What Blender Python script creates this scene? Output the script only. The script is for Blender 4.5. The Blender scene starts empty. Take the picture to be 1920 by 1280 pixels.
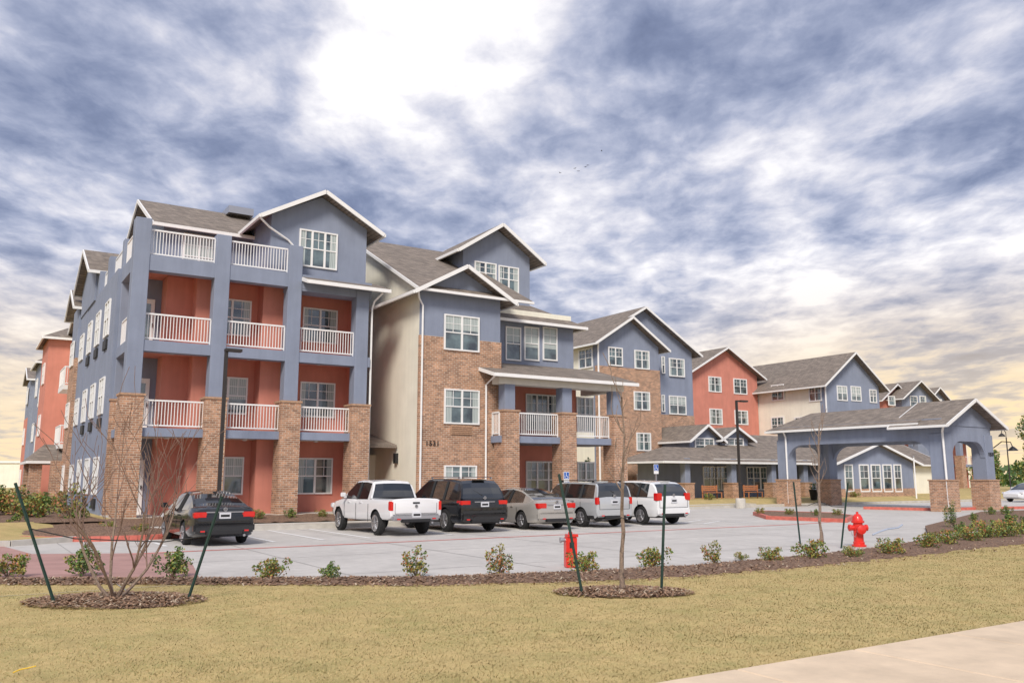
import bpy, bmesh, math, random
from math import sin,cos,tan,radians,pi,sqrt,floor
from mathutils import Vector, Matrix
from mathutils import noise as mn
random.seed(7)
scene=bpy.context.scene; COL=scene.collection
R=random.uniform
# ---------------------------------------------------------------- frame
F0=1600.;TH=radians(9.06);CH=1.85;PH=radians(32.5)
A=Vector((cos(PH),sin(PH),0));N=Vector((-sin(PH),cos(PH),0))
O=Vector((-14.4,31.3,0)); CAM=Vector((0,0,CH))
def ray(u,v):
    a=(u-960)/F0;b=(640-v)/F0
    return Vector((a,cos(TH)-b*sin(TH),sin(TH)+b*cos(TH)))
def fr(u,v,d):
    r=ray(u,v);t=(d-(CAM-O).dot(N))/r.dot(N);p=CAM+r*t;return (p-O).dot(A),p.z
def sdp(u,v,s):
    r=ray(u,v);t=(s-(CAM-O).dot(A))/r.dot(A);p=CAM+r*t;return (p-O).dot(N),p.z
def gp(u,v,z=0):
    r=ray(u,v);t=(z-CH)/r.z;p=CAM+r*t;return (p-O).dot(A),(p-O).dot(N)
def W(s,d,z=0): 
    p=O+A*s+N*d; return Vector((p.x,p.y,z))
def toF(x,y):
    p=Vector((x,y,0))-O; return p.dot(A),p.dot(N)
# ---------------------------------------------------------------- materials
def newmat(name):
    m=bpy.data.materials.new(name);m.use_nodes=True
    nt=m.node_tree;b=nt.nodes['Principled BSDF'];return m,nt,b
def mat(name,col,rough=.7,var=.12,scale=3,bump=0,bscale=60,metal=0,spec=.5,coat=0,col2=None,detail=5,stain=0,sv=.22):
    m,nt,b=newmat(name);N_=nt.nodes;L=nt.links
    b.inputs['Roughness'].default_value=rough;b.inputs['Metallic'].default_value=metal
    b.inputs['Specular IOR Level'].default_value=spec;b.inputs['Coat Weight'].default_value=coat
    tc=N_.new('ShaderNodeTexCoord')
    if var>0 or col2:
        nz=N_.new('ShaderNodeTexNoise');nz.inputs['Scale'].default_value=scale;nz.inputs['Detail'].default_value=detail
        L.new(tc.outputs['Object'],nz.inputs['Vector'])
        rp=N_.new('ShaderNodeValToRGB');e=rp.color_ramp.elements
        e[0].position=.3;e[1].position=.7
        c2=col2 or tuple(min(1,c*(1+var)) for c in col); c1=col if col2 else tuple(c*(1-var) for c in col)
        e[0].color=(*c1,1);e[1].color=(*c2,1)
        L.new(nz.outputs['Fac'],rp.inputs['Fac']);out=rp.outputs['Color']
        if stain:
            mp=N_.new('ShaderNodeMapping');mp.inputs['Scale'].default_value=(2.2,2.2,sv);L.new(tc.outputs['Object'],mp.inputs['Vector'])
            n3=N_.new('ShaderNodeTexNoise');n3.inputs['Scale'].default_value=1.2;n3.inputs['Detail'].default_value=7;n3.inputs['Roughness'].default_value=.65;L.new(mp.outputs[0],n3.inputs['Vector'])
            mr=N_.new('ShaderNodeMapRange');mr.inputs['From Min'].default_value=.3;mr.inputs['From Max'].default_value=.7;mr.inputs['To Min'].default_value=1-stain;mr.inputs['To Max'].default_value=1+stain;L.new(n3.outputs['Fac'],mr.inputs['Value'])
            vm=N_.new('ShaderNodeVectorMath');vm.operation='SCALE';L.new(out,vm.inputs[0]);L.new(mr.outputs[0],vm.inputs['Scale']);out=vm.outputs[0]
        L.new(out,b.inputs['Base Color'])
    else: b.inputs['Base Color'].default_value=(*col,1)
    if bump:
        n2=N_.new('ShaderNodeTexNoise');n2.inputs['Scale'].default_value=bscale;n2.inputs['Detail'].default_value=4
        L.new(tc.outputs['Object'],n2.inputs['Vector'])
        bp=N_.new('ShaderNodeBump');bp.inputs['Strength'].default_value=bump;bp.inputs['Distance'].default_value=.05
        L.new(n2.outputs['Fac'],bp.inputs['Height']);L.new(bp.outputs['Normal'],b.inputs['Normal'])
    return m
def brickmat(name,c1,c2,mortar,bw,bh,ms,rough=.85,bump=.4,lo=.68,hi=1.32):
    m,nt,b=newmat(name);N_=nt.nodes;L=nt.links
    tc=N_.new('ShaderNodeTexCoord');sp=N_.new('ShaderNodeSeparateXYZ');L.new(tc.outputs['Object'],sp.inputs[0])
    ad=N_.new('ShaderNodeMath');ad.operation='ADD';L.new(sp.outputs[0],ad.inputs[0]);L.new(sp.outputs[1],ad.inputs[1])
    cb=N_.new('ShaderNodeCombineXYZ');L.new(ad.outputs[0],cb.inputs[0]);L.new(sp.outputs[2],cb.inputs[1])
    br=N_.new('ShaderNodeTexBrick');L.new(cb.outputs[0],br.inputs['Vector'])
    br.inputs['Scale'].default_value=1;br.inputs['Brick Width'].default_value=bw;br.inputs['Row Height'].default_value=bh
    br.inputs['Mortar Size'].default_value=ms;br.inputs['Mortar Smooth'].default_value=.2
    br.inputs['Color1'].default_value=(*c1,1);br.inputs['Color2'].default_value=(*c2,1);br.inputs['Mortar'].default_value=(*mortar,1)
    nz=N_.new('ShaderNodeTexNoise');nz.inputs['Scale'].default_value=1.9;nz.inputs['Detail'].default_value=9;nz.inputs['Roughness'].default_value=.85
    L.new(tc.outputs['Object'],nz.inputs['Vector'])
    mr=N_.new('ShaderNodeMapRange');mr.inputs['From Min'].default_value=.3;mr.inputs['From Max'].default_value=.7
    mr.inputs['To Min'].default_value=lo;mr.inputs['To Max'].default_value=hi
    L.new(nz.outputs['Fac'],mr.inputs['Value'])
    vm=N_.new('ShaderNodeVectorMath');vm.operation='SCALE';L.new(br.outputs['Color'],vm.inputs[0]);L.new(mr.outputs[0],vm.inputs['Scale'])
    L.new(vm.outputs[0],b.inputs['Base Color']);b.inputs['Roughness'].default_value=rough
    bp=N_.new('ShaderNodeBump');bp.inputs['Strength'].default_value=bump;bp.inputs['Distance'].default_value=.02;bp.invert=True
    L.new(br.outputs['Fac'],bp.inputs['Height']);L.new(bp.outputs['Normal'],b.inputs['Normal'])
    return m
M={}
M['blue']=mat('slate_stucco',(.25,.288,.385),.9,.06,1.2,.15,90,stain=.08)
M['coral']=mat('coral_stucco',(.62,.245,.185),.9,.07,1.2,.15,90,stain=.08)
M['cream']=mat('cream_stucco',(.86,.835,.72),.9,.05,1.0,.15,90,stain=.05)
M['soffit']=mat('soffit_paint',(.70,.67,.6),.8,.05)
M['brick']=brickmat('brick',(.54,.285,.17),(.28,.145,.09),(.54,.45,.36),.24,.085,.011,lo=.6,hi=1.4)
M['brickcap']=mat('brick_cap',(.46,.29,.19),.85,.2,12,.3)
M['roof']=brickmat('shingles',(.30,.25,.21),(.19,.16,.137),(.14,.12,.105),.32,.09,.010,.95,.5)
M['white']=mat('white_trim',(.87,.87,.87),.5,.03)
M['rail']=mat('white_rail_paint',(.88,.88,.88),.4,0)
def glassmat():
    m,nt,b=newmat('window_glass');N_=nt.nodes;L=nt.links
    b.inputs['Roughness'].default_value=.05;b.inputs['Specular IOR Level'].default_value=1.0;b.inputs['IOR'].default_value=1.7
    tc=N_.new('ShaderNodeTexCoord');nz=N_.new('ShaderNodeTexNoise');nz.inputs['Scale'].default_value=1.3;nz.inputs['Detail'].default_value=3
    L.new(tc.outputs['Object'],nz.inputs['Vector'])
    rp=N_.new('ShaderNodeValToRGB');e=rp.color_ramp.elements;e[0].position=.38;e[1].position=.62
    e[0].color=(.02,.03,.035,1);e[1].color=(.14,.20,.21,1)
    L.new(nz.outputs['Fac'],rp.inputs['Fac']);L.new(rp.outputs['Color'],b.inputs['Base Color']);return m
M['glass']=glassmat()
def curtainmat():
    m,nt,b=newmat('curtain');N_=nt.nodes;L=nt.links
    tc=N_.new('ShaderNodeTexCoord');w=N_.new('ShaderNodeTexWave');w.inputs['Scale'].default_value=4;w.inputs['Distortion'].default_value=1
    L.new(tc.outputs['Object'],w.inputs['Vector'])
    rp=N_.new('ShaderNodeValToRGB');e=rp.color_ramp.elements;e[0].color=(.30,.35,.35,1);e[1].color=(.54,.60,.58,1)
    L.new(w.outputs['Fac'],rp.inputs['Fac']);L.new(rp.outputs['Color'],b.inputs['Base Color'])
    b.inputs['Roughness'].default_value=.3;b.inputs['Coat Weight'].default_value=.6;return m
M['curtain']=curtainmat()
M['black']=mat('black_metal',(.02,.02,.022),.4,0)
M['bronze']=mat('dark_bronze',(.035,.03,.028),.45,.1,8)
M['concrete']=mat('lot_concrete',(.54,.515,.485),.85,.09,.45,.12,40,detail=10,stain=.10,sv=2.2)
M['kerb']=mat('kerb_concrete',(.56,.53,.48),.85,.12,3)
M['walk']=mat('sidewalk_concrete',(.72,.57,.41),.85,.09,1.2,.2,60,detail=10,stain=.10,sv=2.2)
M['redkerb']=mat('red_kerb_paint',(.60,.16,.12),.6,.2,6)
M['redline']=mat('red_line_paint',(.68,.15,.12),.7,.25,8)
M['whiteline']=mat('white_line_paint',(.86,.86,.85),.7,.10,8)
M['pink']=mat('tinted_concrete',(.43,.25,.22),.85,.12,1.0,.1,50,detail=8,stain=.08,sv=2.2)
M['mulch']=mat('mulch',(.11,.062,.042),.95,0,18,1.0,35,col2=(.36,.23,.155),detail=8)
M['chip']=mat('mulch_chip',(.31,.19,.12),.9,.3,30)
M['chip2']=mat('pale_chip',(.50,.40,.29),.9,.3,30)
def lawnmat():
    m,nt,b=newmat('dormant_lawn');N_=nt.nodes;L=nt.links;b.inputs['Roughness'].default_value=.95;b.inputs['Specular IOR Level'].default_value=.1
    tc=N_.new('ShaderNodeTexCoord')
    def nz(s,d,r=.6):
        n=N_.new('ShaderNodeTexNoise');n.inputs['Scale'].default_value=s;n.inputs['Detail'].default_value=d;n.inputs['Roughness'].default_value=r;L.new(tc.outputs['Object'],n.inputs['Vector']);return n.outputs['Fac']
    a=N_.new('ShaderNodeValToRGB');e=a.color_ramp.elements;e[0].position=.3;e[0].color=(.42,.31,.13,1);e[1].position=.7;e[1].color=(.64,.495,.245,1);L.new(nz(34,8,.75),a.inputs['Fac'])
    g=N_.new('ShaderNodeValToRGB');e=g.color_ramp.elements;e[0].position=.44;e[0].color=(0,0,0,1);e[1].position=.64;e[1].color=(.6,.6,.6,1);L.new(nz(.9,12,.8),g.inputs['Fac'])
    mx=N_.new('ShaderNodeMix');mx.data_type='RGBA';L.new(g.outputs['Color'],mx.inputs['Factor']);L.new(a.outputs['Color'],mx.inputs[6]);mx.inputs[7].default_value=(.32,.31,.12,1)
    n3=nz(2.2,10,.75);mr=N_.new('ShaderNodeMapRange');mr.inputs['From Min'].default_value=.3;mr.inputs['From Max'].default_value=.7;mr.inputs['To Min'].default_value=.8;mr.inputs['To Max'].default_value=1.16;L.new(n3,mr.inputs['Value'])
    vm=N_.new('ShaderNodeVectorMath');vm.operation='SCALE';L.new(mx.outputs[2],vm.inputs[0]);L.new(mr.outputs[0],vm.inputs['Scale'])
    L.new(vm.outputs[0],b.inputs['Base Color']);return m
M['grassbase']=lawnmat()
M['g1']=mat('straw_blade',(.68,.53,.27),.8,.15,.9,spec=.1)
M['g2']=mat('tan_blade',(.52,.39,.17),.8,.2,.9,spec=.1)
M['g3']=mat('green_blade',(.34,.34,.13),.8,.2,.9,spec=.1)
M['leaf1']=mat('leaf_green',(.12,.20,.045),.55,.35,20)
M['leaf2']=mat('leaf_dark',(.055,.11,.03),.55,.3,20)
M['leaf3']=mat('leaf_yellow',(.33,.30,.07),.6,.3,20)
M['leaf4']=mat('leaf_red',(.40,.15,.06),.6,.3,20)
M['bark']=mat('bark',(.27,.20,.155),.9,.3,30,.4,60)
M['twig']=mat('twig',(.22,.145,.115),.9,.2,20)
M['stake']=mat('stake_green',(.012,.04,.032),.5,.2,10)
M['red']=mat('hydrant_red',(.74,.03,.02),.35,.08,10,coat=.4)
M['silver']=mat('silver_metal',(.5,.5,.52),.35,0,metal=.8)
M['tyre']=mat('tyre',(.018,.018,.019),.85,.1,20)
M['rim']=mat('alloy_rim',(.55,.55,.57),.3,0,metal=.9)
M['dark']=mat('black_plastic',(.02,.02,.022),.6,0)
M['carglass']=mat('car_glass',(.012,.015,.018),.04,0,spec=1.0,coat=1)
M['tail']=mat('tail_lamp',(.65,.01,.01),.2,0,coat=1)
M['lampw']=mat('clear_lamp',(.7,.7,.72),.2,0,coat=1)
M['plate']=mat('licence_plate',(.65,.66,.7),.4,.1,30)
M['wood']=mat('bench_wood',(.48,.2,.09),.7,.2,10)
M['signblue']=mat('sign_blue',(.02,.12,.5),.4,0)
M['paleblue']=mat('grey_blue_paint',(.33,.38,.48),.5,.1,10)
M['yellow']=mat('yellow_plastic',(.85,.55,.02),.5,0)
M['joint']=mat('joint',(.36,.345,.33),.9,0)
def paint(n,c,metal=0.0): return mat('paint_'+n,c,.25,0,metal=metal,coat=1)
# ---------------------------------------------------------------- builder
ORG={}
class MB:
    def __init__(s): s.V=[];s.F=[];s.M=[]
    def add(s,vs,fs,mi=0):
        o=len(s.V);s.V+=[tuple(v) for v in vs];s.F+=[tuple(i+o for i in f) for f in fs];s.M+=[mi]*len(fs);return s
    def hexa(s,p,mi=0):
        return s.add(p,[(0,3,2,1),(4,5,6,7),(0,1,5,4),(1,2,6,5),(2,3,7,6),(3,0,4,7)],mi)
    def box(s,x0,x1,y0,y1,z0,z1,mi=0):
        return s.hexa([(x0,y0,z0),(x1,y0,z0),(x1,y1,z0),(x0,y1,z0),(x0,y0,z1),(x1,y0,z1),(x1,y1,z1),(x0,y1,z1)],mi)
    def beam(s,p,q,w,h,mi=0):
        p=Vector(p);q=Vector(q);d=(q-p).normalized()
        sd=d.cross(Vector((0,0,1)))
        if sd.length<.01: sd=Vector((1,0,0))
        sd.normalize();up=sd.cross(d).normalized()
        a=sd*w/2;b=up*h/2
        return s.hexa([p-a-b,p+a-b,q+a-b,q-a-b,p-a+b,p+a+b,q+a+b,q-a+b],mi)
    def path(s,pts,rad,n=6,mi=0):
        o=len(s.V)
        pts=[Vector(p) for p in pts]
        for i,p in enumerate(pts):
            d=(pts[min(i+1,len(pts)-1)]-pts[max(i-1,0)]).normalized()
            x=d.cross(Vector((0,0,1)))
            if x.length<.05: x=d.cross(Vector((0,1,0)))
            x.normalize();y=d.cross(x);r=rad[i] if isinstance(rad,(list,tuple)) else rad
            for k in range(n):
                a=2*pi*k/n;s.V.append(tuple(p+x*cos(a)*r+y*sin(a)*r))
        for i in range(len(pts)-1):
            for k in range(n):
                k2=(k+1)%n;s.F.append((o+i*n+k,o+i*n+k2,o+(i+1)*n+k2,o+(i+1)*n+k));s.M.append(mi)
        s.F.append(tuple(o+k for k in range(n))[::-1]);s.M.append(mi)
        e=o+(len(pts)-1)*n;s.F.append(tuple(e+k for k in range(n)));s.M.append(mi)
        return s
    def lathe(s,prof,c,axis='z',n=16,mi=0):
        o=len(s.V);c=Vector(c)
        for r,h in prof:
            for k in range(n):
                a=2*pi*k/n
                v=(r*cos(a),r*sin(a),h) if axis=='z' else ((h,r*cos(a),r*sin(a)) if axis=='x' else (r*cos(a),h,r*sin(a)))
                s.V.append(tuple(c+Vector(v)))
        for i in range(len(prof)-1):
            for k in range(n):
                k2=(k+1)%n;s.F.append((o+i*n+k,o+i*n+k2,o+(i+1)*n+k2,o+(i+1)*n+k));s.M.append(mi)
        s.F.append(tuple(o+k for k in range(n))[::-1]);s.M.append(mi)
        e=o+(len(prof)-1)*n;s.F.append(tuple(e+k for k in range(n)));s.M.append(mi)
        return s
    def prism(s,poly,P,b0,b1,mi=0):
        n=len(poly);vs=[P(a,b0,z) for a,z in poly]+[P(a,b1,z) for a,z in poly]
        fs=[tuple(range(n)),tuple(range(2*n-1,n-1,-1))]+[(i,(i+1)%n,n+(i+1)%n,n+i) for i in range(n)]
        return s.add(vs,fs,mi)
    def slab(s,pts,th,mi=0):
        n=len(pts);vs=[tuple(p) for p in pts]+[(p[0],p[1],p[2]-th) for p in pts]
        fs=[tuple(range(n)),tuple(range(2*n-1,n-1,-1))]+[(i,n+i,n+(i+1)%n,(i+1)%n) for i in range(n)]
        return s.add(vs,fs,mi)
    def build(s,name,mats,parent=None,smooth=False,bevel=0,fix=True,frame=True,seg=2):
        org=ORG.get(parent.name,(0,0,0)) if parent else (0,0,0)
        if parent is not None and parent.name in PAR: org=PAR[parent.name]
        me=bpy.data.meshes.new(name)
        me.from_pydata([(v[0]-org[0],v[1]-org[1],v[2]-org[2]) for v in s.V],[],s.F)
        for m in (mats if isinstance(mats,(list,tuple)) else [mats]): me.materials.append(m)
        me.polygons.foreach_set('material_index',s.M)
        if fix or bevel:
            bm=bmesh.new();bm.from_mesh(me)
            if bevel:
                bmesh.ops.bevel(bm,geom=bm.edges[:],offset=bevel,segments=seg,affect='EDGES',clamp_overlap=True)
            bmesh.ops.recalc_face_normals(bm,faces=bm.faces);bm.to_mesh(me);bm.free()
        if smooth:
            me.polygons.foreach_set('use_smooth',[True]*len(me.polygons))
            try: me.set_sharp_from_angle(angle=radians(38))
            except Exception: pass
        o=bpy.data.objects.new(name,me);COL.objects.link(o)
        if parent:
            o.parent=parent;PAR[o.name]=org
        elif frame:
            o.location=O;o.rotation_euler=(0,0,PH)
        return o
PAR={}
def thing(name,label,cat,s=0,d=0,z=0,rot=0,group=None,own=False):
    o=bpy.data.objects.new(name,None);COL.objects.link(o);o.empty_display_size=.2
    o.location=W(s,d,z);o.rotation_euler=(0,0,PH+rot)
    o['label']=label;o['category']=cat
    if group:o['group']=group
    ORG[o.name]=(0,0,0) if own else (s,d,z)
    return o
def struct(o): o['kind']='structure';return o
def dup(root,loc,rotz,scale=1,label=None):
    r=root.copy();COL.objects.link(r);r.location=loc;r.rotation_euler=(0,0,rotz);r.scale=(scale,)*3
    if label:r['label']=label
    for ch in list(root.children):
        c=ch.copy();COL.objects.link(c);c.parent=r
        for g in list(ch.children):
            q=g.copy();COL.objects.link(q);q.parent=c
    return r
PF={'F':lambda c:(lambda a,o,z:(a,c-o,z)),'L':lambda c:(lambda a,o,z:(c-o,a,z))}
def bx(mb,P,a0,a1,o0,o1,z0,z1,mi=0):
    return mb.hexa([P(a0,o0,z0),P(a1,o0,z0),P(a1,o1,z0),P(a0,o1,z0),P(a0,o0,z1),P(a1,o0,z1),P(a1,o1,z1),P(a0,o1,z1)],mi)
def window(root,face,c,a0,a1,z0,z1,cols=2,curt=None,fw=.065,name='window'):
    P=PF[face](c);m=MB()
    bx(m,P,a0,a0+fw,.0,.07,z0,z1);bx(m,P,a1-fw,a1,.0,.07,z0,z1)
    bx(m,P,a0+fw,a1-fw,.0,.068,z0,z0+fw);bx(m,P,a0+fw,a1-fw,.0,.068,z1-fw,z1)
    w=(a1-a0)/cols;zm=(z0+z1)/2
    for i in range(cols):
        l=a0+i*w;r=l+w
        if i: bx(m,P,l-.045,l+.045,0,.064,z0+fw,z1-fw)
        bx(m,P,l+.04,r-.04,.02,.055,zm-.025,zm+.025)
        bx(m,P,(l+r)/2-.011,(l+r)/2+.011,.02,.045,zm+.025,z1-fw)
        zq=(zm+z1)/2
        bx(m,P,l+.04,r-.04,.02,.042,zq-.011,zq+.011)
    o=m.build(name,M['white'],root)
    g=MB();bx(g,P,a0+.02,a1-.02,.0,.022,z0+.02,z1-.02);g.build('pane',M['glass'],o)
    if curt is None: curt=random.choice([0,1,1,2,3])
    W_=a1-a0
    if curt in(1,3):
        k=MB();bx(k,P,a0+.05,a0+.05+W_*R(.12,.24),.021,.028,z0+.05,z1-.05);k.build('curtain',M['curtain'],o)
        k=MB();bx(k,P,a1-.05-W_*R(.12,.24),a1-.05,.021,.028,z0+.05,z1-.05);k.build('curtain',M['curtain'],o)
    if curt==2:
        k=MB();bx(k,P,a0+.05,a1-.05,.021,.028,z0+(z1-z0)*R(.3,.6),z1-.05);k.build('blind',M['curtain'],o)
    return o
def win_px(root,d,uL,uR,vT,vB,cols=2,curt=None,fw=.065):
    vm=(vT+vB)/2;um=(uL+uR)/2
    s0=fr(uL,vm,d)[0];s1=fr(uR,vm,d)[0];z1=fr(um,vT,d)[1];z0=fr(um,vB,d)[1]
    return window(root,'F',d,s0,s1,z0,z1,cols,curt,fw)
def door(root,face,c,a0,a1,z0,z1):
    P=PF[face](c);m=MB();bx(m,P,a0,a1,0,.05,z0,z1);o=m.build('door',M['white'],root)
    g=MB();bx(g,P,a0+.15,a1-.15,.05,.056,z0+.3,z1-.2);g.build('pane',M['glass'],o)
    h=MB();bx(h,P,a1-.1,a1-.06,.05,.11,z0+1,z0+1.15);h.build('handle',M['black'],o);return o
def railing(root,p,q,z,h=1.07,sp=.115):
    m=MB();p=Vector((*p,0));q=Vector((*q,0));L=(q-p).length;d=(q-p)/L
    Z=lambda v,z_:(v.x,v.y,z_)
    m.beam(Z(p,z+h-.03),Z(q,z+h-.03),.07,.06);m.beam(Z(p,z+.1),Z(q,z+.1),.05,.05)
    n=max(1,int(L/sp))
    for i in range(n+1):
        v=p+d*(L*i/n);r=.03 if i in(0,n) else .013
        m.box(v.x-r,v.x+r,v.y-r,v.y+r,z+(0 if r>.02 else .12),z+h-.055)
    return m.build('railing',M['rail'],root)
def column(root,s,d,z0,zb,z1,w=.58,wb=.82,m1='blue'):
    m=MB();m.box(s-w/2,s+w/2,d-w/2,d+w/2,zb-.1,z1);o=m.build('column',M[m1],root,bevel=.015,seg=1)
    b=MB();b.box(s-wb/2,s+wb/2,d-wb/2,d+wb/2,z0,zb-.08);b.build('brick_base',M['brick'],o)
    b=MB();b.box(s-wb/2-.04,s+wb/2+.04,d-wb/2-.04,d+wb/2+.04,zb-.08,zb);b.build('cap',M['brickcap'],o)
    return o
AX={'d':lambda a,b,z:(a,b,z),'s':lambda a,b,z:(b,a,z)}
def gable(root,ax,a0,a1,b0,b1,ze,zr,oh=.5,ohe=.5,h0=0,h1=0,th=.12,fb=(1,1),fs=1):
    P=AX[ax];am=(a0+a1)/2;mm=(zr-ze)/(am-a0);zl=ze-mm*oh+th;zt=zr+th
    B0=b0-ohe;B1=b1+ohe;A0=a0-oh;A1=a1+oh
    m=MB()
    c=[P(A0,B0,zl),P(A0,B1,zl),P(A1,B1,zl),P(A1,B0,zl)];r0=P(am,B0+h0,zt);r1=P(am,B1-h1,zt)
    m.slab([c[0],c[1],r1,r0],th);m.slab([c[3],r0,r1,c[2]],th)
    if h0:m.slab([c[0],r0,c[3]],th)
    if h1:m.slab([c[1],c[2],r1],th)
    o=m.build('roof',M['roof'],root)
    f=MB();e=.04
    f.beam(P(A0-e,B0-e,zl-.1),P(A0-e,B1+e,zl-.1),.1,.14*fs);f.beam(P(A1+e,B0-e,zl-.1),P(A1+e,B1+e,zl-.1),.1,.14*fs)
    for hh,B,on in((h0,B0-.035,fb[0]),(h1,B1+.035,fb[1])):
        if not on: continue
        if hh: f.beam(P(A0,B,zl-.102),P(A1,B,zl-.102),.09,.135*fs)
        else:
            f.beam(P(A0,B,zl-.09),P(am,B,zt-.09),.06,.17*fs);f.beam(P(am,B,zt-.091),P(A1,B,zl-.091),.06,.17*fs)
    f.build('fascia',M['white'],o)
    return o
def gwall(root,ax,a0,a1,b0,b1,z0,ze,zr,mt,name='wall'):
    am=(a0+a1)/2;m=MB();m.prism([(a0,z0),(a1,z0),(a1,ze),(am,zr),(a0,ze)],AX[ax],b0,b1);return m.build(name,M[mt],root)
def wall(root,s0,s1,d0,d1,z0,z1,mt,name='wall'):
    m=MB();m.box(s0,s1,d0,d1,z0,z1);return m.build(name,M[mt],root)
def shed(root,s0,s1,d0,d1,z0,z1,th=.12,hip=0):
    m=MB();m.slab([(s0,d0,z0+th),(s1,d0,z0+th),(s1-hip,d1,z1+th),(s0+hip,d1,z1+th)],th);o=m.build('roof',M['roof'],root)
    f=MB();f.beam((s0-.03,d0-.05,z0),(s1+.03,d0-.05,z0),.1,.15)
    f.beam((s0-.03,d0,z0+.02),(s0+hip-.03,d1,z1+.02),.05,.15);f.beam((s1+.03,d0,z0+.02),(s1-hip+.03,d1,z1+.02),.05,.15)
    f.build('fascia',M['white'],o);return o
def pipe(root,pts,r=.045,mt='white',name='downspout'):
    m=MB();m.path(pts,r,6);return m.build(name,M[mt],root)
def text(root,s,d,z,body,size,mt):
    cu=bpy.data.curves.new('t','FONT');cu.body=body;cu.size=size;cu.extrude=.02;cu.space_character=1.15
    to=bpy.data.objects.new('t',cu);COL.objects.link(to);bpy.context.view_layer.update()
    me=bpy.data.meshes.new_from_object(to.evaluated_get(bpy.context.evaluated_depsgraph_get()))
    bpy.data.objects.remove(to)
    me.materials.clear();me.materials.append(M[mt])
    o=bpy.data.objects.new('house_number',me);COL.objects.link(o);o.parent=root
    org=ORG[root.name];o.location=(s-org[0],d-org[1],z-org[2]);o.rotation_euler=(pi/2,0,0);return o
Z1,Z2,Z3,Z4=.4,3.7,7.0,10.3
# ================================================================ BLOCK 1
b1=thing('apartment_building','four storey slate blue corner block with coral balconies behind white railings','building',0,0,.0)
wall(b1,0.02,9.9,3.2,13,.3,Z4,'blue')
wall(b1,1.75,9.8,2.1,3.25,.3,9.98,'coral','coral_wall')
for sx in (5.45,): wall(b1,sx,sx+1.0,1.3,2.12,.32,9.97,'coral','coral_wall')
wall(b1,2.75,3.3,1.3,2.12,.32,9.97,'coral','coral_wall')
wall(b1,9.55,9.86,.62,2.11,.31,9.96,'coral','coral_wall')
for z,h in((Z2,.32),(Z3,.42),(Z4,.6)):
    m=MB();m.box(.16,9.87,.18,.64,z-h,z);m.box(.16,.5,.64,3.4,z-h,z-.002);m.build('floor_beam',M['blue'],b1)
    m=MB();m.box(.5,9.6,.62,3.3,z-.3,z-.01);m.build('balcony_slab',M['coral'] if z>Z2 else M['soffit'],b1)
    for sx in(1.9,4.9,7.9): m=MB();m.lathe([(.1,0),(.1,-.06),(.04,-.08)],(sx,1.1,z-.3),n=10);m.build('ceiling_lamp',M['lampw'],b1)
for sx,zt in((.42,11.72),(3.45,11.5),(6.42,11.5),(9.45,9.9)):
    column(b1,sx,.43,.2,4.95,zt)
column(b1,.42,3.3,.2,4.95,11.55,.5,.7)
for z in(Z2,Z3):
    for a,b in((.72,3.15),(3.75,6.12),(6.72,9.15)): railing(b1,(a,.38),(b,.38),z)
    railing(b1,(.3,.75),(.3,3.0),z)
for a,b in((.72,3.15),(3.75,6.12)): railing(b1,(a,.38),(b,.38),Z4)
for a,b in((.75,3.0),(3.6,6.2),(6.8,9.5)): railing(b1,(.3,a),(.3,b),Z4)
for dd in(6.5,9.8): wall(b1,.05,.6,dd-.28,dd+.28,Z4-.5,11.5,'blue','pier')
for z in(Z1,Z2,Z3):
    w0=fr(557,700,2.1)[0];
    window(b1,'F',2.1,w0+.15,w0+1.75,z+.75,z+2.3,2,1)
    w1=fr(465,700,2.1)[0];window(b1,'F',2.1,w1-1.6,w1,z+.75,z+2.3,2,2 if z<4 else 1)
    door(b1,'F',3.2,.62,1.5,z,z+2.15)
wall(b1,0,9.9,.0,3.2,.15,.405,'kerb','patio_slab')
for z in(Z2,Z3,Z1):
    for dd in(4.6,7.6,10.6):
        window(b1,'L',.02,dd,dd+1.4,z+.75,z+2.3,2,0)
        m=MB();m.box(-.06,.02,dd+.2,dd+1.2,z+.2,z+.6);m.build('air_unit_grille',M['dark'],b1)
gwall(b1,'s',4.0,12.4,1.8,6.2,Z4,12.7,14.8,'blue')
gable(b1,'s',4.0,12.4,1.8,8.5,12.7,14.75,.45,.5,fb=(1,0))
window(b1,'F',4.0,2.6,4.0,Z4+.1,Z4+2.1,2,2);
gwall(b1,'d',5.55,9.9,1.0,9.0,Z4-.4,12.95,14.1,'blue')
gable(b1,'d',5.55,9.9,1.0,9.0,12.95,14.15,.6,.55,fb=(1,0))
win_px(b1,1.0,560,632,434,503,3,1)
shed(b1,6.75,10.45,-.45,1.0,9.88,10.35)
wall(b1,6.2,9.88,.19,1.05,9.6,9.99,'blue')
pipe(b1,[(4.95,.5,12.55),(5.4,.75,12.3),(6.3,.95,11.9),(6.5,.93,11.7),(6.52,.9,11.4)])
pipe(b1,[(10.15,-.4,9.8),(9.98,.1,9.5),(9.96,.3,9.2),(9.96,.3,.5)])
m=MB();m.box(5.2,6.4,7.0,8.4,14.6,14.95);m.build('roof_vent',M['silver'],b1)
m=MB();m.slab([(9.9,1,3.3),(11.6,1,3.3),(11.6,4.5,4.0),(9.9,4.5,4.0)],.14);m.build('entry_roof',M['roof'],b1)
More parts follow.
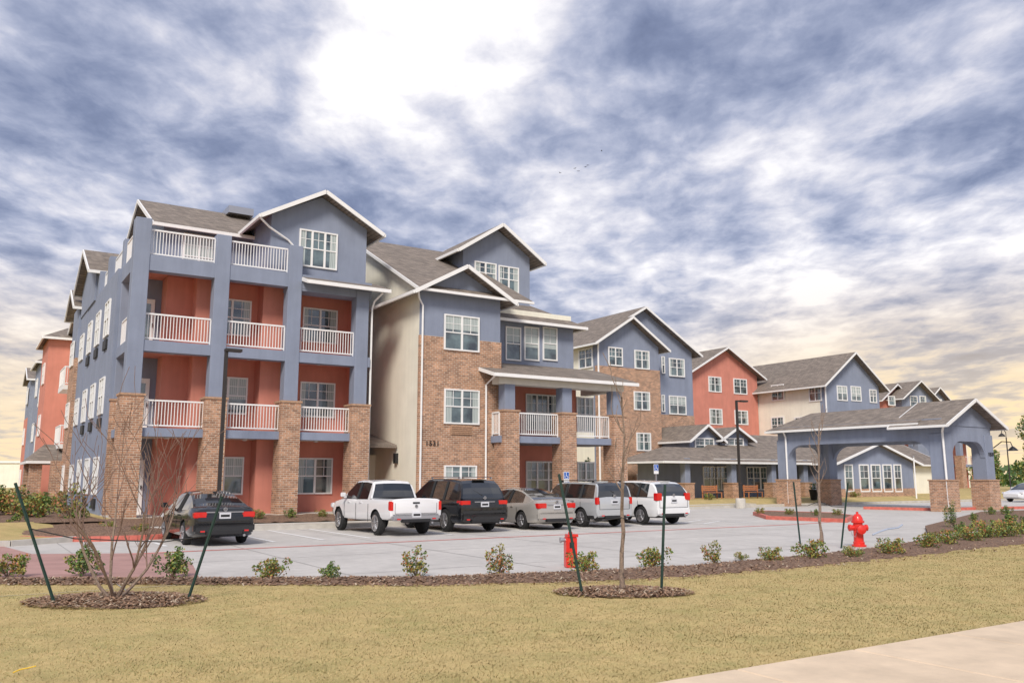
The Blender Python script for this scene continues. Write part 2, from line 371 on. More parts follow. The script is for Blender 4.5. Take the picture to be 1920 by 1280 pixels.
# ================================================================ rear-left wing
bl=thing('apartment_building','long rear wing of blue, brick, cream and coral sections receding at the far left','building',0,13,0)
gwall(bl,'s',10.2,15.8,-.05,6,Z4-.1,11.7,13.1,'blue');gable(bl,'s',10.2,15.8,-.05,7,11.7,13.15,.45,.35,fb=(1,0))
wall(bl,.0,8,13,16,.3,11.6,'blue')
wall(bl,-.15,8,15.8,18.6,.3,8.1,'brick','brick_wall');wall(bl,-.12,8,15.82,18.6,8.1,10.9,'blue');gable(bl,'s',16,20,-.1,7,10.9,12.0,.35,.3,fb=(1,0))
wall(bl,.7,8,18.6,26,.3,10.9,'cream','cream_wall');gable(bl,'s',19,26,.6,7,10.9,12.2,.3,.3,fb=(1,0))
for z in(Z2,Z3):
    m=MB();m.box(-.3,.7,19.6,22.6,z-.25,z);m.build('balcony_slab',M['white'],bl)
    railing(bl,(-.25,19.7),(-.25,22.5),z);railing(bl,(-.25,19.65),(.7,19.65),z)
wall(bl,-.75,8,26,31,.3,10.6,'coral','coral_wall');gable(bl,'s',26,31,-.75,7,10.6,11.7,.35,.35,h0=2)
wall(bl,.1,8,31,36,.3,9.8,'cream','cream_wall');gable(bl,'s',31,36,.2,7,9.8,10.8,.3,.3,fb=(1,0))
wall(bl,-.5,8,36,41,.3,10.2,'blue');gable(bl,'s',36,41,-.5,7,10.2,11.3,.3,.3,h0=2)
wall(bl,.1,8,41,44,.3,9.5,'cream','cream_wall');wall(bl,-.6,8,44,49,.3,9.7,'blue');gable(bl,'s',44,49,-.6,7,9.7,10.7,.3,.3,fb=(1,0))
wall(bl,-.65,-.58,44.5,48.5,.35,6.6,'coral','coral_wall')
for z in(Z2,Z3):
    m=MB();m.box(-.6,.1,31.6,34.6,z-.25,z);m.build('balcony_slab',M['white'],bl);railing(bl,(-.55,31.7),(-.55,34.5),z);railing(bl,(-.55,31.65),(.1,31.65),z)
for z in(Z1,Z2,Z3):
    for dd,c in((13.6,.0),(16.6,-.15),(23.8,.7),(27.5,-.75),(33,.1),(37.5,-.5),(45.5,-.66)): window(bl,'L',c,dd,dd+1.5,z+.75,z+2.1,2,0)
wall(bl,-1.6,0,19,19.3,.3,.5,'kerb','patio_slab')
gable(bl,'s',18.8,24,-1.5,.2,2.75,3.6,.3,.25,h0=.9,fb=(1,0))
for sx,dd in((-1.35,19.0),(-1.35,23.6)): wall(bl,sx-.3,sx+.3,dd-.3,dd+.3,.2,2.75,'brick','brick_column')
wall(bl,-.7,.2,17.6,18.5,.2,2.75,'brick','brick_column')
# ================================================================ BLOCK 2
S2=fr(786,700,-1)[0];S2r=fr(938,700,-1)[0];S2e=fr(1072,640,1.2)[0]+.1
b2=thing('apartment_building','four storey brick and slate blue block numbered 1531 with a cream side wall','building',S2,-1,0)
wall(b2,S2+.45,S2e-.02,1.35,13,.3,10.2,'cream','cream_wall')
m=MB();m.prism([(-.93,.3),(14.8,.3),(14.8,10.15),(6.9,14.1),(-.93,10.1)],AX['s'],S2-.01,S2+.4);m.build('cream_side_wall',M['cream'],b2)
wall(b2,S2+.3,S2r,-.98,1.4,8.0,10.1,'blue');wall(b2,S2-.03,S2r+.04,-1.03,-.92,.3,8.0,'brick','brick_wall');wall(b2,S2r-.3,S2r+.04,-.93,1.42,.3,8.0,'brick','brick_wall')
gwall(b2,'d',S2+.0,S2r,-.99,-.9,8.0,10.1,11.15,'blue');gwall(b2,'d',S2+.41,S2r-.01,-.92,4,8.05,10.1,11.15,'blue')
gable(b2,'d',S2,S2r,-1,4,10.05,11.2,.55,.55,fb=(1,0))
gable(b2,'s',-1,14.8,S2+.0,17.0,10.15,14.15,.45,.3,fb=(1,0),fs=.8)
wall(b2,S2r-.02,S2e,1.2,1.6,.3,9.8,'blue')
gable(b2,'s',1.2,12.6,S2r-1.0,S2e,9.75,12.9,.5,.5,h1=5.0,fb=(0,1))
Sd0=fr(868,500,3)[0];Sd1=fr(993,510,3)[0]
gwall(b2,'d',Sd0,Sd1,3,8,10.3,13.55,14.75,'blue');gable(b2,'d',Sd0,Sd1,3,8,13.5,14.85,.6,.6)
win_px(b2,3,889,930,492,532,2,1);win_px(b2,3,934,972,500,549,2,1)
win_px(b2,-1.03,832,898,592,658,2,2,);win_px(b2,-1.03,832,898,730,795,2,3);win_px(b2,-1.03,832,893,872,920,2,1)
for a,b in((947,976),(982,1010),(1017,1044)): win_px(b2,1.2,a,b,613,676,1,2)
m=MB();m.box(S2r-.02,S2e+.0,1.12,1.2,9.45,9.6);m.build('trim_board',M['blue'],b2)
m=MB();s_,z_=fr(865,806,-1.03);m.box(s_-.55,s_+.55,-1.06,-1.03,z_-.22,z_+.22)
for k in range(5): m.box(s_-.5,s_+.5,-1.09,-1.06,z_-.19+k*.08,z_-.15+k*.08)
m.build('vent_grille',M['brickcap'],b2)
sn,zn=fr(797,835,-1.03);text(b2,sn,-1.04,zn,'1531',.31,'black')
pd=-1.9;SP=[fr(957,800,pd)[0],fr(1065,800,pd)[0],fr(1160,800,pd)[0]]
wall(b2,S2r+.05,S2e-.05,.95,1.22,.35,7.0,'coral','coral_wall')
for sx in SP: column(b2,sx,pd+.3,.2,4.85,6.3,.55,.82)
m=MB();m.box(SP[0]-.5,SP[2]+.3,pd+.07,.96,Z2-.3,Z2);m.build('floor_beam',M['blue'],b2)
m=MB();m.box(SP[0]-.6,SP[2]+.35,pd-.01,pd+.6,6.0,6.32);m.box(SP[2]-.1,SP[2]+.34,pd+.6,1.0,6.0,6.31);m.build('porch_beam',M['soffit'],b2)
shed(b2,SP[0]-1.1,SP[2]+.95,pd-.35,1.2,6.34,7.3,hip=0)
railing(b2,(SP[0]+.42,pd+.25),(SP[1]-.42,pd+.25),Z2);railing(b2,(SP[1]+.42,pd+.25),(SP[2]-.42,pd+.25),Z2);railing(b2,(SP[0]-.42,pd+.25),(SP[0]-.42,-1.05),Z2)
for z in(Z1,Z2):
    a=fr(985,760,.95)[0];window(b2,'F',.95,a,a+2.0,z+.45,z+2.25,3,3);a=fr(1080,760,.95)[0];window(b2,'F',.95,a,a+1.1,z+.45,z+2.25,2,3)
pipe(b2,[(S2-.35,-1.45,9.95),(S2-.1,-1.1,9.6),(S2+.08,-1.1,9.3),(S2+.08,-1.1,.4)])
pipe(b2,[(S2r+.3,.85,9.5),(S2r+.1,1.1,9.2),(S2r+.1,1.1,7.0)])
pipe(b2,[(SP[0]-1.0,pd-.35,6.3),(SP[0]-.8,-1.12,6.0),(SP[0]-.8,-1.12,.4)])
m=MB();dd,zz=sdp(745,858,S2);m.box(S2-.15,S2+.02,dd-.12,dd+.12,zz-.25,zz+.2);m.build('wall_light',M['black'],b2)
m=MB();m.box(S2-.9,S2-.02,3.4,5.0,.35,2.9);m.build('side_entry_wall',M['cream'],b2)
# ================================================================ BLOCK 3
d3=16
sa=fr(1120,700,d3)[0];sb=fr(1237,700,d3)[0];sc=fr(1298,700,d3+1.6)[0]
b3=thing('apartment_building','set back brick and slate blue block with nested gables, right of the block numbered 1531','building',sa,d3,0)
za=fr(1180,640,d3)[1];zb_=fr(1190,594,d3-.5)[1]
wall(b3,sa+.03,sb-.1,d3+.1,d3+14,.2,za-.3,'cream','cream_wall')
gwall(b3,'d',sa+.02,sb-.05,d3+.03,d3+.5,.2,za-.2,zb_-.1,'blue')
gable(b3,'d',sa,sb,d3,d3+14,za-.2,zb_-.1,.6,.6,fb=(1,0))
wall(b3,sa,sb,d3-.03,d3+.3,.2,fr(1180,690,d3)[1],'brick','brick_wall')
zc=fr(1298,668,d3+1.6)[1];zp=fr(1215,575,d3+1.0)[1];sL=2*fr(1212,600,d3+1)[0]-sc
gwall(b3,'d',sL,sc,d3+1.6,d3+3,.2,zc+.4,zp-.1,'blue');gable(b3,'d',sL,sc,d3+1.6,d3+15,zc+.3,zp-.1,.6,.6,fb=(1,0))
wall(b3,sb-.1,sc+.04,d3+1.55,d3+2,.2,fr(1270,778,d3+1.6)[1],'brick','brick_wall')
for u0,u1,v0,v1 in((1140,1167,651,686),(1189,1217,657,692),(1188,1218,734,769),(1193,1220,811,845),(1194,1221,888,915)): win_px(b3,d3-.03,u0,u1,v0,v1,2,None,.09)
for u0,u1,v0,v1 in((1254,1283,672,706),(1254,1286,742,777),(1258,1287,805,832)): win_px(b3,d3+1.54,u0,u1,v0,v1,2,None,.09)
for u0,u1,v0,v1 in((1240,1246,668,700),(1240,1246,740,772),(1239,1248,806,832)): win_px(b3,d3+1.54,u0,u1,v0,v1,1,None,.06)
dA,zA=sdp(1112,688,sa);dB,_=sdp(1086,688,sa);zB=sdp(1100,653,sa)[1];window(b3,'L',sa,dA,dB,zA,zB,2,0,.1)
pipe(b3,[(sa-.1,d3-.3,za-.3),(sa+.05,d3-.08,za-.8),(sa+.05,d3-.08,.4)],.07)
# ================================================================ BLOCK 4
d4=29
sa=fr(1295,730,d4)[0];sb=fr(1420,730,d4)[0]
b4=thing('apartment_building','coral gabled wing joined to a cream wall and slate blue gable behind the canopy','building',sa,d4,0)
zE=fr(1420,706,d4)[1];zP=fr(1368,655,d4)[1]
gwall(b4,'d',sa,sb,d4,d4+1,.2,zE,zP,'coral','coral_wall');gable(b4,'d',sa,sb,d4,d4+14,zE,zP,.7,.7,fb=(1,0))
for u0,u1,v0,v1 in((1328,1352,706,735),(1375,1400,710,739),(1330,1354,766,796),(1377,1402,769,796)): win_px(b4,d4,u0,u1,v0,v1,2,None,.11)
s5=67.0;d5=20.5
s5e=fr(1648,740,d5)[0]
z5e=fr(1555,716,d5)[1];z5p=fr(1600,664,d5)[1]
zcr=min(zE,z5e)
wall(b4,sb-.5,s5+.3,d4+1,d4+14,.2,zcr-.2,'cream','cream_wall');gable(b4,'s',d4+.9,d4+12,sb-.5,s5+3,zcr-.2,zcr+2.3,.5,.1,fb=(0,0))
wall(b4,s5+.02,s5e-.05,d5+.3,d4+6,.2,zcr-.25,'cream','cream_wall')
gwall(b4,'d',s5,s5e,d5,d5+.6,.2,z5e,z5p,'blue');gable(b4,'d',s5,s5e,d5,d4+10,z5e,z5p,.8,.7,fb=(1,0))
for u0,u1,v0,v1 in((1569,1588,723,751),(1595,1614,724,752),(1630,1643,730,755)): win_px(b4,d5,u0,u1,v0,v1,2,None,.1)
for uu,vv in((1446,722),(1490,782),(1446,782),(1516,722)):
    q0,zq=sdp(uu,vv,s5);q1,_=sdp(uu+24,vv,s5);window(b4,'L',s5,q1,q0,zq-1.7,zq,2,0,.11)
pipe(b4,[(s5-.1,d5-.2,z5e-.3),(s5-.02,d5-.1,z5e-1),(s5-.02,d5-.1,.4)],.08)
# ================================================================ BLOCK 5 far
d6=36
b5=thing('apartment_building','distant slate blue and coral block with two small gables at the far right','building',fr(1655,800,d6)[0],d6,0)
def blk(u0,u1,ve,vp,d,mt,dep=10):
    s0=fr(u0,ve,d)[0];s1=fr(u1,ve,d)[0];ze=fr((u0+u1)/2,ve,d)[1];zp=fr((u0+u1)/2,vp,d)[1]
    gwall(b5,'d',s0,s1,d,d+1,.2,ze,zp,mt);gable(b5,'d',s0,s1,d,d+dep,ze,zp,.8,.8,fb=(1,0));wall(b5,s0+.1,s1-.1,d+.5,d+dep,.2,ze-.1,'cream','cream_wall')
blk(1690,1748,745,716,d6,'blue');blk(1735,1775,752,728,d6+3,'blue');blk(1650,1700,748,722,d6+2,'coral')
s0=fr(1655,800,d6)[0];s1=fr(1850,830,d6)[0]
wall(b5,s0,s1,d6+3,d6+14,.2,6.8,'cream','cream_wall')
for a,b in((1690,1722),(1800,1830)):
    sA=fr(a,830,d6-2)[0];sB=fr(b,830,d6-2)[0]
    wall(b5,sA,sB,d6-.5,d6+3.1,.3,7.2,'coral','coral_wall')
    for z in (Z2,Z3):
        m=MB();m.box(sA,sB,d6-2,d6-.4,z-.35,z);m.build('balcony_slab',M['blue'],b5);railing(b5,(sA+.1,d6-1.9),(sB-.1,d6-1.9),z,1.1,.3)
    for q in(sA,sB): column(b5,q,d6-1.8,.2,4.9,8.0,.7,1.0)
for u0,u1,v0,v1 in((1665,1678,742,760),(1706,1720,742,764),(1724,1736,742,764),(1756,1766,748,766)): win_px(b5,d6-.02,u0,u1,v0,v1,1,None,.12)
# ================================================================ clubhouse
dc=10
s0=fr(1250,880,dc)[0];s1=fr(1575,880,dc)[0];s2=fr(1712,880,8)[0];sM=s0+5.0
cb=thing('clubhouse','single storey slate blue clubhouse with long porch and dark shingle roof behind the canopy','building',s0,dc,0)
wall(cb,s0+1.2,s1+1,dc+2.6,dc+4.4,.3,3.2,'blue');wall(cb,sM+.6,s1+1,dc+4.3,dc+10,.3,3.3,'blue')
gable(cb,'s',dc+.2,dc+4.8,s0,s1+1.5,3.05,3.95,.4,.4,h0=2.4,fb=(1,0))
gable(cb,'s',dc+.5,dc+10.5,sM,s1+1.5,3.2,5.25,.2,.2,h0=4.2,fb=(0,0))
for u in(1293,1380,1455,1515):
    sx=fr(u,900,dc)[0];column(cb,sx,dc+.4,.2,1.5,3.2,.5,.85)
m=MB();m.box(s0,s1,dc+.12,dc+.7,2.85,3.1);m.build('porch_beam',M['soffit'],cb)
for u in(1318,1338,1400,1425,1490,1535): 
    a=fr(u,900,dc+2.6)[0];window(cb,'F',dc+2.6,a,a+1.5,.9,2.7,2,0,.08)
for a,b,vp in((1293,1347,797),(1350,1402,802)):
    q0=fr(a,830,dc+3)[0];q1=fr(b,830,dc+3)[0];ze=fr(a,822,dc+3)[1];zp=fr(a,vp,dc+3)[1]
    gwall(cb,'d',q0,q1,dc+3,dc+8,3.3,ze,zp,'blue','dormer_wall');gable(cb,'d',q0,q1,dc+3,dc+8,ze,zp,.4,.5,fb=(1,0));
    window(cb,'F',dc+3,q0+.5,q1-.5,ze-1.0,ze+.1,2,0,.1)
q0=fr(1568,880,8)[0];ze=fr(1712,868,8)[1];zp=fr(1640,832,8)[1]
gwall(cb,'d',q0,s2,8,22,.3,ze,zp,'blue');gable(cb,'d',q0,s2,8,22,ze,zp,.6,.5,fb=(1,0))
m=MB();m.box(q0-.03,s2+.03,7.94,8.3,.3,1.0);m.build('brick_plinth',M['brick'],cb)
for a,b in((1583,1599),(1611,1629),(1633,1651),(1655,1672),(1676,1690)): win_px(cb,8,a,b,870,922,1,0,.1)
wall(cb,s2,s2+14,14,20,.3,3.2,'cream','cream_wall');gable(cb,'s',14,22,s2,s2+14,3.2,5.0,.5,.3)
# ================================================================ canopy
ca=thing('entrance_canopy','large slate blue drive-through canopy with gabled roof on brick based pillars','canopy',41.7,-6.8,0)
c0,c1,e0,e1=41.7,45.9,-6.8,5.0
for dd in(e0+.5,e1-.5):
    for sx in(c0+.0,c1): column(ca,sx,dd,.0,1.75,4.3,.85,1.1)
def arch(a0,a1,P,b0,b1,z0=3.95,z1=5.15,r=1.15):
    poly=[(a0,z1),(a1,z1),(a1,z0-r)]
    for k in range(9):
        t=pi/2*k/8; poly.append((a1-.75-r+r*cos(t),z0-r+r*sin(t)))
    for k in range(9):
        t=pi/2*(1-k/8); poly.append((a0+.75+r-r*cos(t),z0-r+r*sin(t)))
    poly.append((a0,z0-r))
    m=MB();m.prism(poly,P,b0,b1);m.build('arched_beam',M['blue'],ca)
for sx in(c0-.38,c1+.08): arch(e0+.15,e1-.15,AX['s'],sx,sx+.3)
for dd in(e0+.12,e1-.42): arch(c0-.3,c1+.3,AX['d'],dd,dd+.28,3.9,5.1,.9)
m=MB();m.box(c0,c1,e0+.5,e1-.5,4.72,4.8);m.build('ceiling',M['soffit'],ca)
gable(ca,'d',c0-.3,c1+.3,e0+1.8,e1,5.05,6.05,.5,.5,h1=1.5,fb=(0,1))
gwall(ca,'d',c0-.42,c1+.42,e0+.08,e0+2.2,4.75,5.0,6.15,'blue');gable(ca,'d',c0-.42,c1+.42,e0+.08,e0+2.4,4.95,6.2,.6,.6)
pipe(ca,[(c0-.9,e0-.3,4.75),(c0-.5,e0+.05,4.4),(c0-.5,e0+.0,.2)],.06)
pipe(ca,[(c0-.75,e1-.9,4.9),(c0-.5,e1-.9,4.5),(c0-.5,e1-.9,.2)],.06)
text(ca,c1-.2,e0+.05,3.1,'1531',.3,'black')
m=MB();m.path([(c1+.9,e0+.3,3.6),(c1+.9,e0-.2,3.95),(c1+.9,e0-.7,3.9),(c1+.9,e0-.8,3.6)],.03,6);m.path([(c1+.4,e0+.3,3.6),(c1+.9,e0+.3,3.6)],.03,6)
m.lathe([(.28,0),(.2,.12),(.05,.25)],(c1+.9,e0-.8,3.4));m.build('gooseneck_lamp',M['black'],ca)
# ================================================================ GROUND
def sheet(pts,z,name,mt,sub=False):
    m=MB();m.add([(p[0],p[1],z) for p in pts],[tuple(range(len(pts)))])
    return struct(m.build(name,M[mt]))
g=MB();n=24
g.add([(-3000,-3000,-.012),(3000,-3000,-.012),(3000,3000,-.012),(-3000,3000,-.012)],[(0,1,2,3)]);struct(g.build('ground',M['grassbase']))
bed_lo=[(-500,1094),(0,1094),(400,1094),(800,1095),(1100,1088),(1300,1078),(1500,1062),(1700,1042),(1920,1018),(2250,985),(2700,950)]
bed_hi=[(2700,935),(2250,958),(1920,988),(1750,1008),(1640,1026),(1500,1042),(1300,1060),(1060,1073),(800,1083),(400,1086),(0,1087),(-500,1087)]
LO=[gp(*p) for p in bed_lo];HI=[gp(*p) for p in bed_hi]
lot=[HI[i] for i in range(len(HI))][::-1]+[(110,4.3),(-60,4.3)]
sheet(lot,-.004,'parking_lot','concrete')
sheet([gp(*p) for p in((-500,1086.5),(375,1085.5),(360,1055),(318,1036),(60,1038),(0,1022),(-500,1008))],.002,'tinted_drive','pink')
def interp(poly,u):
    for (a,b),(c,d) in zip(poly,poly[1:]):
        if a<=u<=c: return b+(d-b)*(u-a)/(c-a)
    return poly[-1][1] if u>poly[-1][0] else poly[0][1]
hi_s=bed_hi[::-1]
m=MB();NX=330;NY=7;vs=[];fs=[]
for i in range(NX+1):
    u=-500+3200*i/NX;lo=gp(u,interp(bed_lo,u));hi=gp(u,interp(hi_s,u))
    for j in range(NY+1):
        f=j/NY;jit=R(-.14,.14) if j in(0,) else 0
        z=.0+.045*sin(pi*f)**.5+R(0,.025) if 0<j<NY else -.008 if j==0 else .0
        vs.append((lo[0]*(1-f)+hi[0]*f,lo[1]*(1-f)+hi[1]*f+jit,z))
for i in range(NX):
    for j in range(NY):
        a=i*(NY+1)+j;fs.append((a,a+NY+1,a+NY+2,a+1))
m.add(vs,fs);struct(m.build('mulch_bed',M['mulch'],smooth=True))
sw=MB();
for k in range(-12,30): sw.box(k*1.8+.01,k*1.8+1.79,-32,-28.0,-.08,.025)
struct(sw.build('sidewalk',M['walk'],bevel=.012,seg=1))
outer=[(-90,-6.5),(-3.4,-6.5),(-1.2,-5.2),(-.9,-3),(21.5,-3),(23,-2.2),(24.5,0),(27,3.2),(38,4.5),(140,4.5)]
mid=[(-90,-5),(-4,-5),(-2.5,-3.2),(-1.5,-1.55),(21,-1.55),(22,-1),(23.5,1),(26.5,4.4),(38,5.6),(140,5.6)]
inn=[(-90,-2.5),(-4,-2.5),(-3,-1.5),(-2,-.1),(20.5,-.1),(21.5,0),(22.5,2.5),(26,6),(38,7),(140,7)]
m=MB();n=len(outer)
vs=[(a,b,.13) for a,b in outer]+[(a,b,.15) for a,b in mid]+[(a,b,.385) for a,b in inn]+[(a,400,.385) for a,b in inn]
fs=[]
for r in range(3):
    for i in range(n-1): fs.append((r*n+i,r*n+i+1,(r+1)*n+i+1,(r+1)*n+i))
m.add(vs,fs);struct(m.build('raised_lawn',M['grassbase']))
m=MB()
for i in range(n-1): m.beam((*outer[i],.07),(*outer[i+1],.07),.16,.16)
struct(m.build('kerb',M['kerb']))
m=MB();m.box(-.6,21.3,-2.85,-1.7,.12,.165);m.box(24.6,39,4.9,6.0,.1,.2);struct(m.build('path',M['kerb']))
m=MB();vs=[];fs=[]
for i in range(91):
    s=-2+23.0*i/90
    for j,d in enumerate((-1.68,-1.2,-.7,-.1)): vs.append((s,d,.17+.07*j+R(0,.05)))
for i in range(90):
    for j in range(3): a=i*4+j;fs.append((a,a+4,a+5,a+1))
m.add(vs,fs);struct(m.build('mulch_strip',M['mulch'],smooth=True))
m=MB();vs=[];fs=[]
for i in range(40):
    for j in range(60):
        vs.append((-9+8.7*i/39,-1+32*j/59,.38+R(.01,.09) if 0<i<39 and 0<j<59 else .36))
for i in range(39):
    for j in range(59): a=i*60+j;fs.append((a,a+60,a+61,a+1))
m.add(vs,fs);struct(m.build('mulch_strip',M['mulch'],smooth=True))
def mound(cs,cd,rs,rd,h,name='mulch_mound',z0=0,rot=0,nr=7,na=56,ir=.0):
    m=MB();vs=[(cs,cd,z0+h)];fs=[];p1,p2=R(0,6),R(0,6)
    for i in range(1,nr+1):
        f=i/nr
        for k in range(na):
            a=2*pi*k/na;j=1+ir*(sin(2*a+p1)*.5+sin(3*a+p2)*.5+sin(7*a+p1)*.3)*f+(R(-.09,.09) if i==nr else 0)
            x=rs*f*cos(a)*j;y=rd*f*sin(a)*j
            vs.append((cs+x*cos(rot)-y*sin(rot),cd+x*sin(rot)+y*cos(rot),z0+(h*(1-f**2)**.7+R(-.25,.25)*h*.5 if i<nr else -.01)))
    for k in range(na): fs.append((0,1+k,1+(k+1)%na))
    for i in range(nr-1):
        for k in range(na):
            a=1+i*na;fs.append((a+k,a+na+k,a+na+(k+1)%na,a+(k+1)%na))
    m.add(vs,fs);return struct(m.build(name,M['mulch'],smooth=True))
tL=gp(215,1126);tM=gp(1168,1110);tR=gp(1541,1022)
mound(*tL,1.1,.66,.07,rot=-PH,ir=.22);mound(*tM,.92,.52,.06,rot=-PH,ir=.22)
ic=gp(178,1006);mound(*ic,2.6,1.9,.22,rot=-PH,z0=.1)
m=MB()
for k in range(48):
    a=2*pi*k/48;b=2*pi*(k+1)/48
    p=Matrix.Rotation(-PH,3,'Z')@Vector((2.75*cos(a),2.0*sin(a),0));q=Matrix.Rotation(-PH,3,'Z')@Vector((2.75*cos(b),2.0*sin(b),0))
    m.beam((ic[0]+p.x,ic[1]+p.y,.07),(ic[0]+q.x,ic[1]+q.y,.07),.18,.15)
struct(m.build('island_kerb',M['redkerb']))
pts=[gp(u,v) for u,v in((1415,965),(1440,973),(1585,979),(1600,972),(1560,966),(1430,962))]
m=MB();m.slab([(a,b,.14) for a,b in pts],.15);struct(m.build('island_ground',M['mulch']))
m=MB()
for i in range(len(pts)): m.beam((*pts[i],.075),(*pts[(i+1)%len(pts)],.075),.17,.16)
struct(m.build('island_kerb',M['redkerb']))
pts=[gp(u,v) for u,v in((1740,1003),(1900,985),(2100,965),(2050,955),(1840,962),(1735,990))]
m=MB();m.slab([(a,b,.1) for a,b in pts],.11);struct(m.build('island_ground',M['mulch']))
pts=[gp(u,v) for u,v in((1620,954),(1750,957),(1840,955),(2000,952),(2000,944),(1840,947),(1700,948))]
m=MB()
for i in range(3): m.beam((*pts[i],.075),(*pts[i+1],.075),.2,.16)
struct(m.build('red_kerb',M['redkerb']))
m=MB()
def line(p,q,w,z=.003):
    p=Vector((*p,0));q=Vector((*q,0));d=(q-p).normalized();s_=Vector((-d.y,d.x,0))*w/2
    m.add([(p.x-s_.x,p.y-s_.y,z),(p.x+s_.x,p.y+s_.y,z),(q.x+s_.x,q.y+s_.y,z),(q.x-s_.x,q.y-s_.y,z)],[(0,1,2,3)])
for s in(.2,3.2,6.2,9.1,12.0,14.9,17.8,21.0,23.2): line((s,-8.9),(s,-3.2),.13)
line((4.7,-8.9),(4.7,-3.2),.13)
for k in range(5): line((21.1,-8.3+k*1.1),(23.1,-7.2+k*1.1),.12)
struct(m.build('parking_lines',M['whiteline'],fix=False))
m=MB();line((-1,-10.9),(24,-10.7),.16);line((24,-10.7),(27,-10.2),.16,.0035);struct(m.build('fire_lane_line',M['redline'],fix=False))
m=MB()
for s in range(-8,60,4): line((s+1.8,-19),(s+1.8,-3.1),.025,.001)
for d in(-14,-18): line((-10,d),(60,d),.025,.0015)
struct(m.build('pavement_joints',M['joint'],fix=False))
# ---------------------------------------------------------------- grass blades
V=[];Fc=[];Mi=[]
def proj(x,y,z=0):
    t=y*cos(TH)+(z-CH)*sin(TH);return 960+F0*x/t, 640-F0*((z-CH)*cos(TH)-y*sin(TH))/t
cnt=0
sw_=W(*tL);sm_=W(*tM)
def circ(x,y,c,a,b): return ((x-c.x)/a)**2+((y-c.y)/b)**2<1
while cnt<140000:
    y=7.2+ (random.random()**1.5)*19;x=R(-.68,.68)*y
    u,v=proj(x,y)
    if v<interp(bed_lo,u)-.5 or u>2000 or u<-80: 
        cnt+=.2;continue
    s,d=toF(x,y)
    if d<-28.02: continue
    if circ(x,y,sw_,.9,.5) or circ(x,y,sm_,.75,.38): continue
    pn=mn.noise(Vector((x*.5,y*.7,0)))+.6*mn.noise(Vector((x*2.2,y*2.6,5)))
    h=R(.007,.017)*(1+.4*pn);a=R(0,pi);w=.0015+.0002*y;dx=cos(a)*w;dy=sin(a)*w;lx=R(-1,1)*h*1.5;ly=R(-1,1)*h*1.5
    k=len(V);V+=[(x-dx,y-dy,-.012),(x+dx,y+dy,-.012),(x+lx,y+ly,h-.01)];Fc.append((k,k+1,k+2))
    Mi.append(2 if random.random()<(.14+.5*max(0,pn)) else (0 if random.random()<.5-.5*pn else 1));cnt+=1
me=bpy.data.meshes.new('grass');me.from_pydata(V,[],Fc)
for k in('g1','g2','g3'):me.materials.append(M[k])
me.polygons.foreach_set('material_index',Mi)
me.normals_split_custom_set_from_vertices([(R(-.2,.2),R(-.2,.2),1) for _ in V])
go=bpy.data.objects.new('grass',me);COL.objects.link(go)
go['kind']='stuff';go['label']='short dormant straw coloured lawn grass in the foreground';go['category']='grass'
m=MB()
def chips(fn,n):
    for _ in range(n):
        x,y,z=fn();a=R(0,pi);l=R(.015,.05);w=R(.006,.015);t=R(-.5,.5)
        c=Vector((cos(a),sin(a),t))*l;e=Vector((-sin(a),cos(a),0))*w;p=Vector((x,y,z))
        m.add([p-c-e,p+c-e,p+c+e,p-c+e],[(0,1,2,3)],0 if random.random()<.85 else 1)
def fm(c,a,b,h):
    def f():
        r=random.random()**.42;t=R(0,2*pi);return c.x+a*r*cos(t)*1.25,c.y+b*r*sin(t)*1.25,max(.01,h*max(0,1-r*r)**.7+.015)
    return f
chips(fm(sw_,1.1,.66,.07),2900);chips(fm(sm_,.92,.52,.06),2200)
def fb_():
    u=R(-50,1950);lo=gp(u,interp(bed_lo,u));hi=gp(u,interp(hi_s,u));f=R(-.25,1)
    p=W(lo[0]*(1-f)+hi[0]*f,lo[1]*(1-f)+hi[1]*f);return p.x,p.y,.06*max(0,sin(pi*max(0,f)))**.5+.012
chips(fb_,7000)
o=m.build('mulch_chips',[M['chip'],M['chip2']],fix=False,frame=False);o['kind']='stuff';o['label']='brown shredded mulch chips scattered over the planting beds';o['category']='mulch'
for i in range(12):
    a=R(0,2*pi);p=Vector((sw_.x+R(.5,1.15)*cos(a),sw_.y+R(.3,.62)*sin(a),R(.0,.02)))
    bm=bmesh.new();bmesh.ops.create_icosphere(bm,subdivisions=1,radius=R(.025,.05))
    for v in bm.verts: v.co*=R(.8,1.2);v.co.z*=.6
    me=bpy.data.meshes.new('stone');bm.to_mesh(me);bm.free();me.materials.append(M['chip2']);o=bpy.data.objects.new('stone',me);COL.objects.link(o);o.location=p
    o['label']='small pale stone on the mulch ring of the left tree';o['category']='stone';o['group']='stones around the left tree'
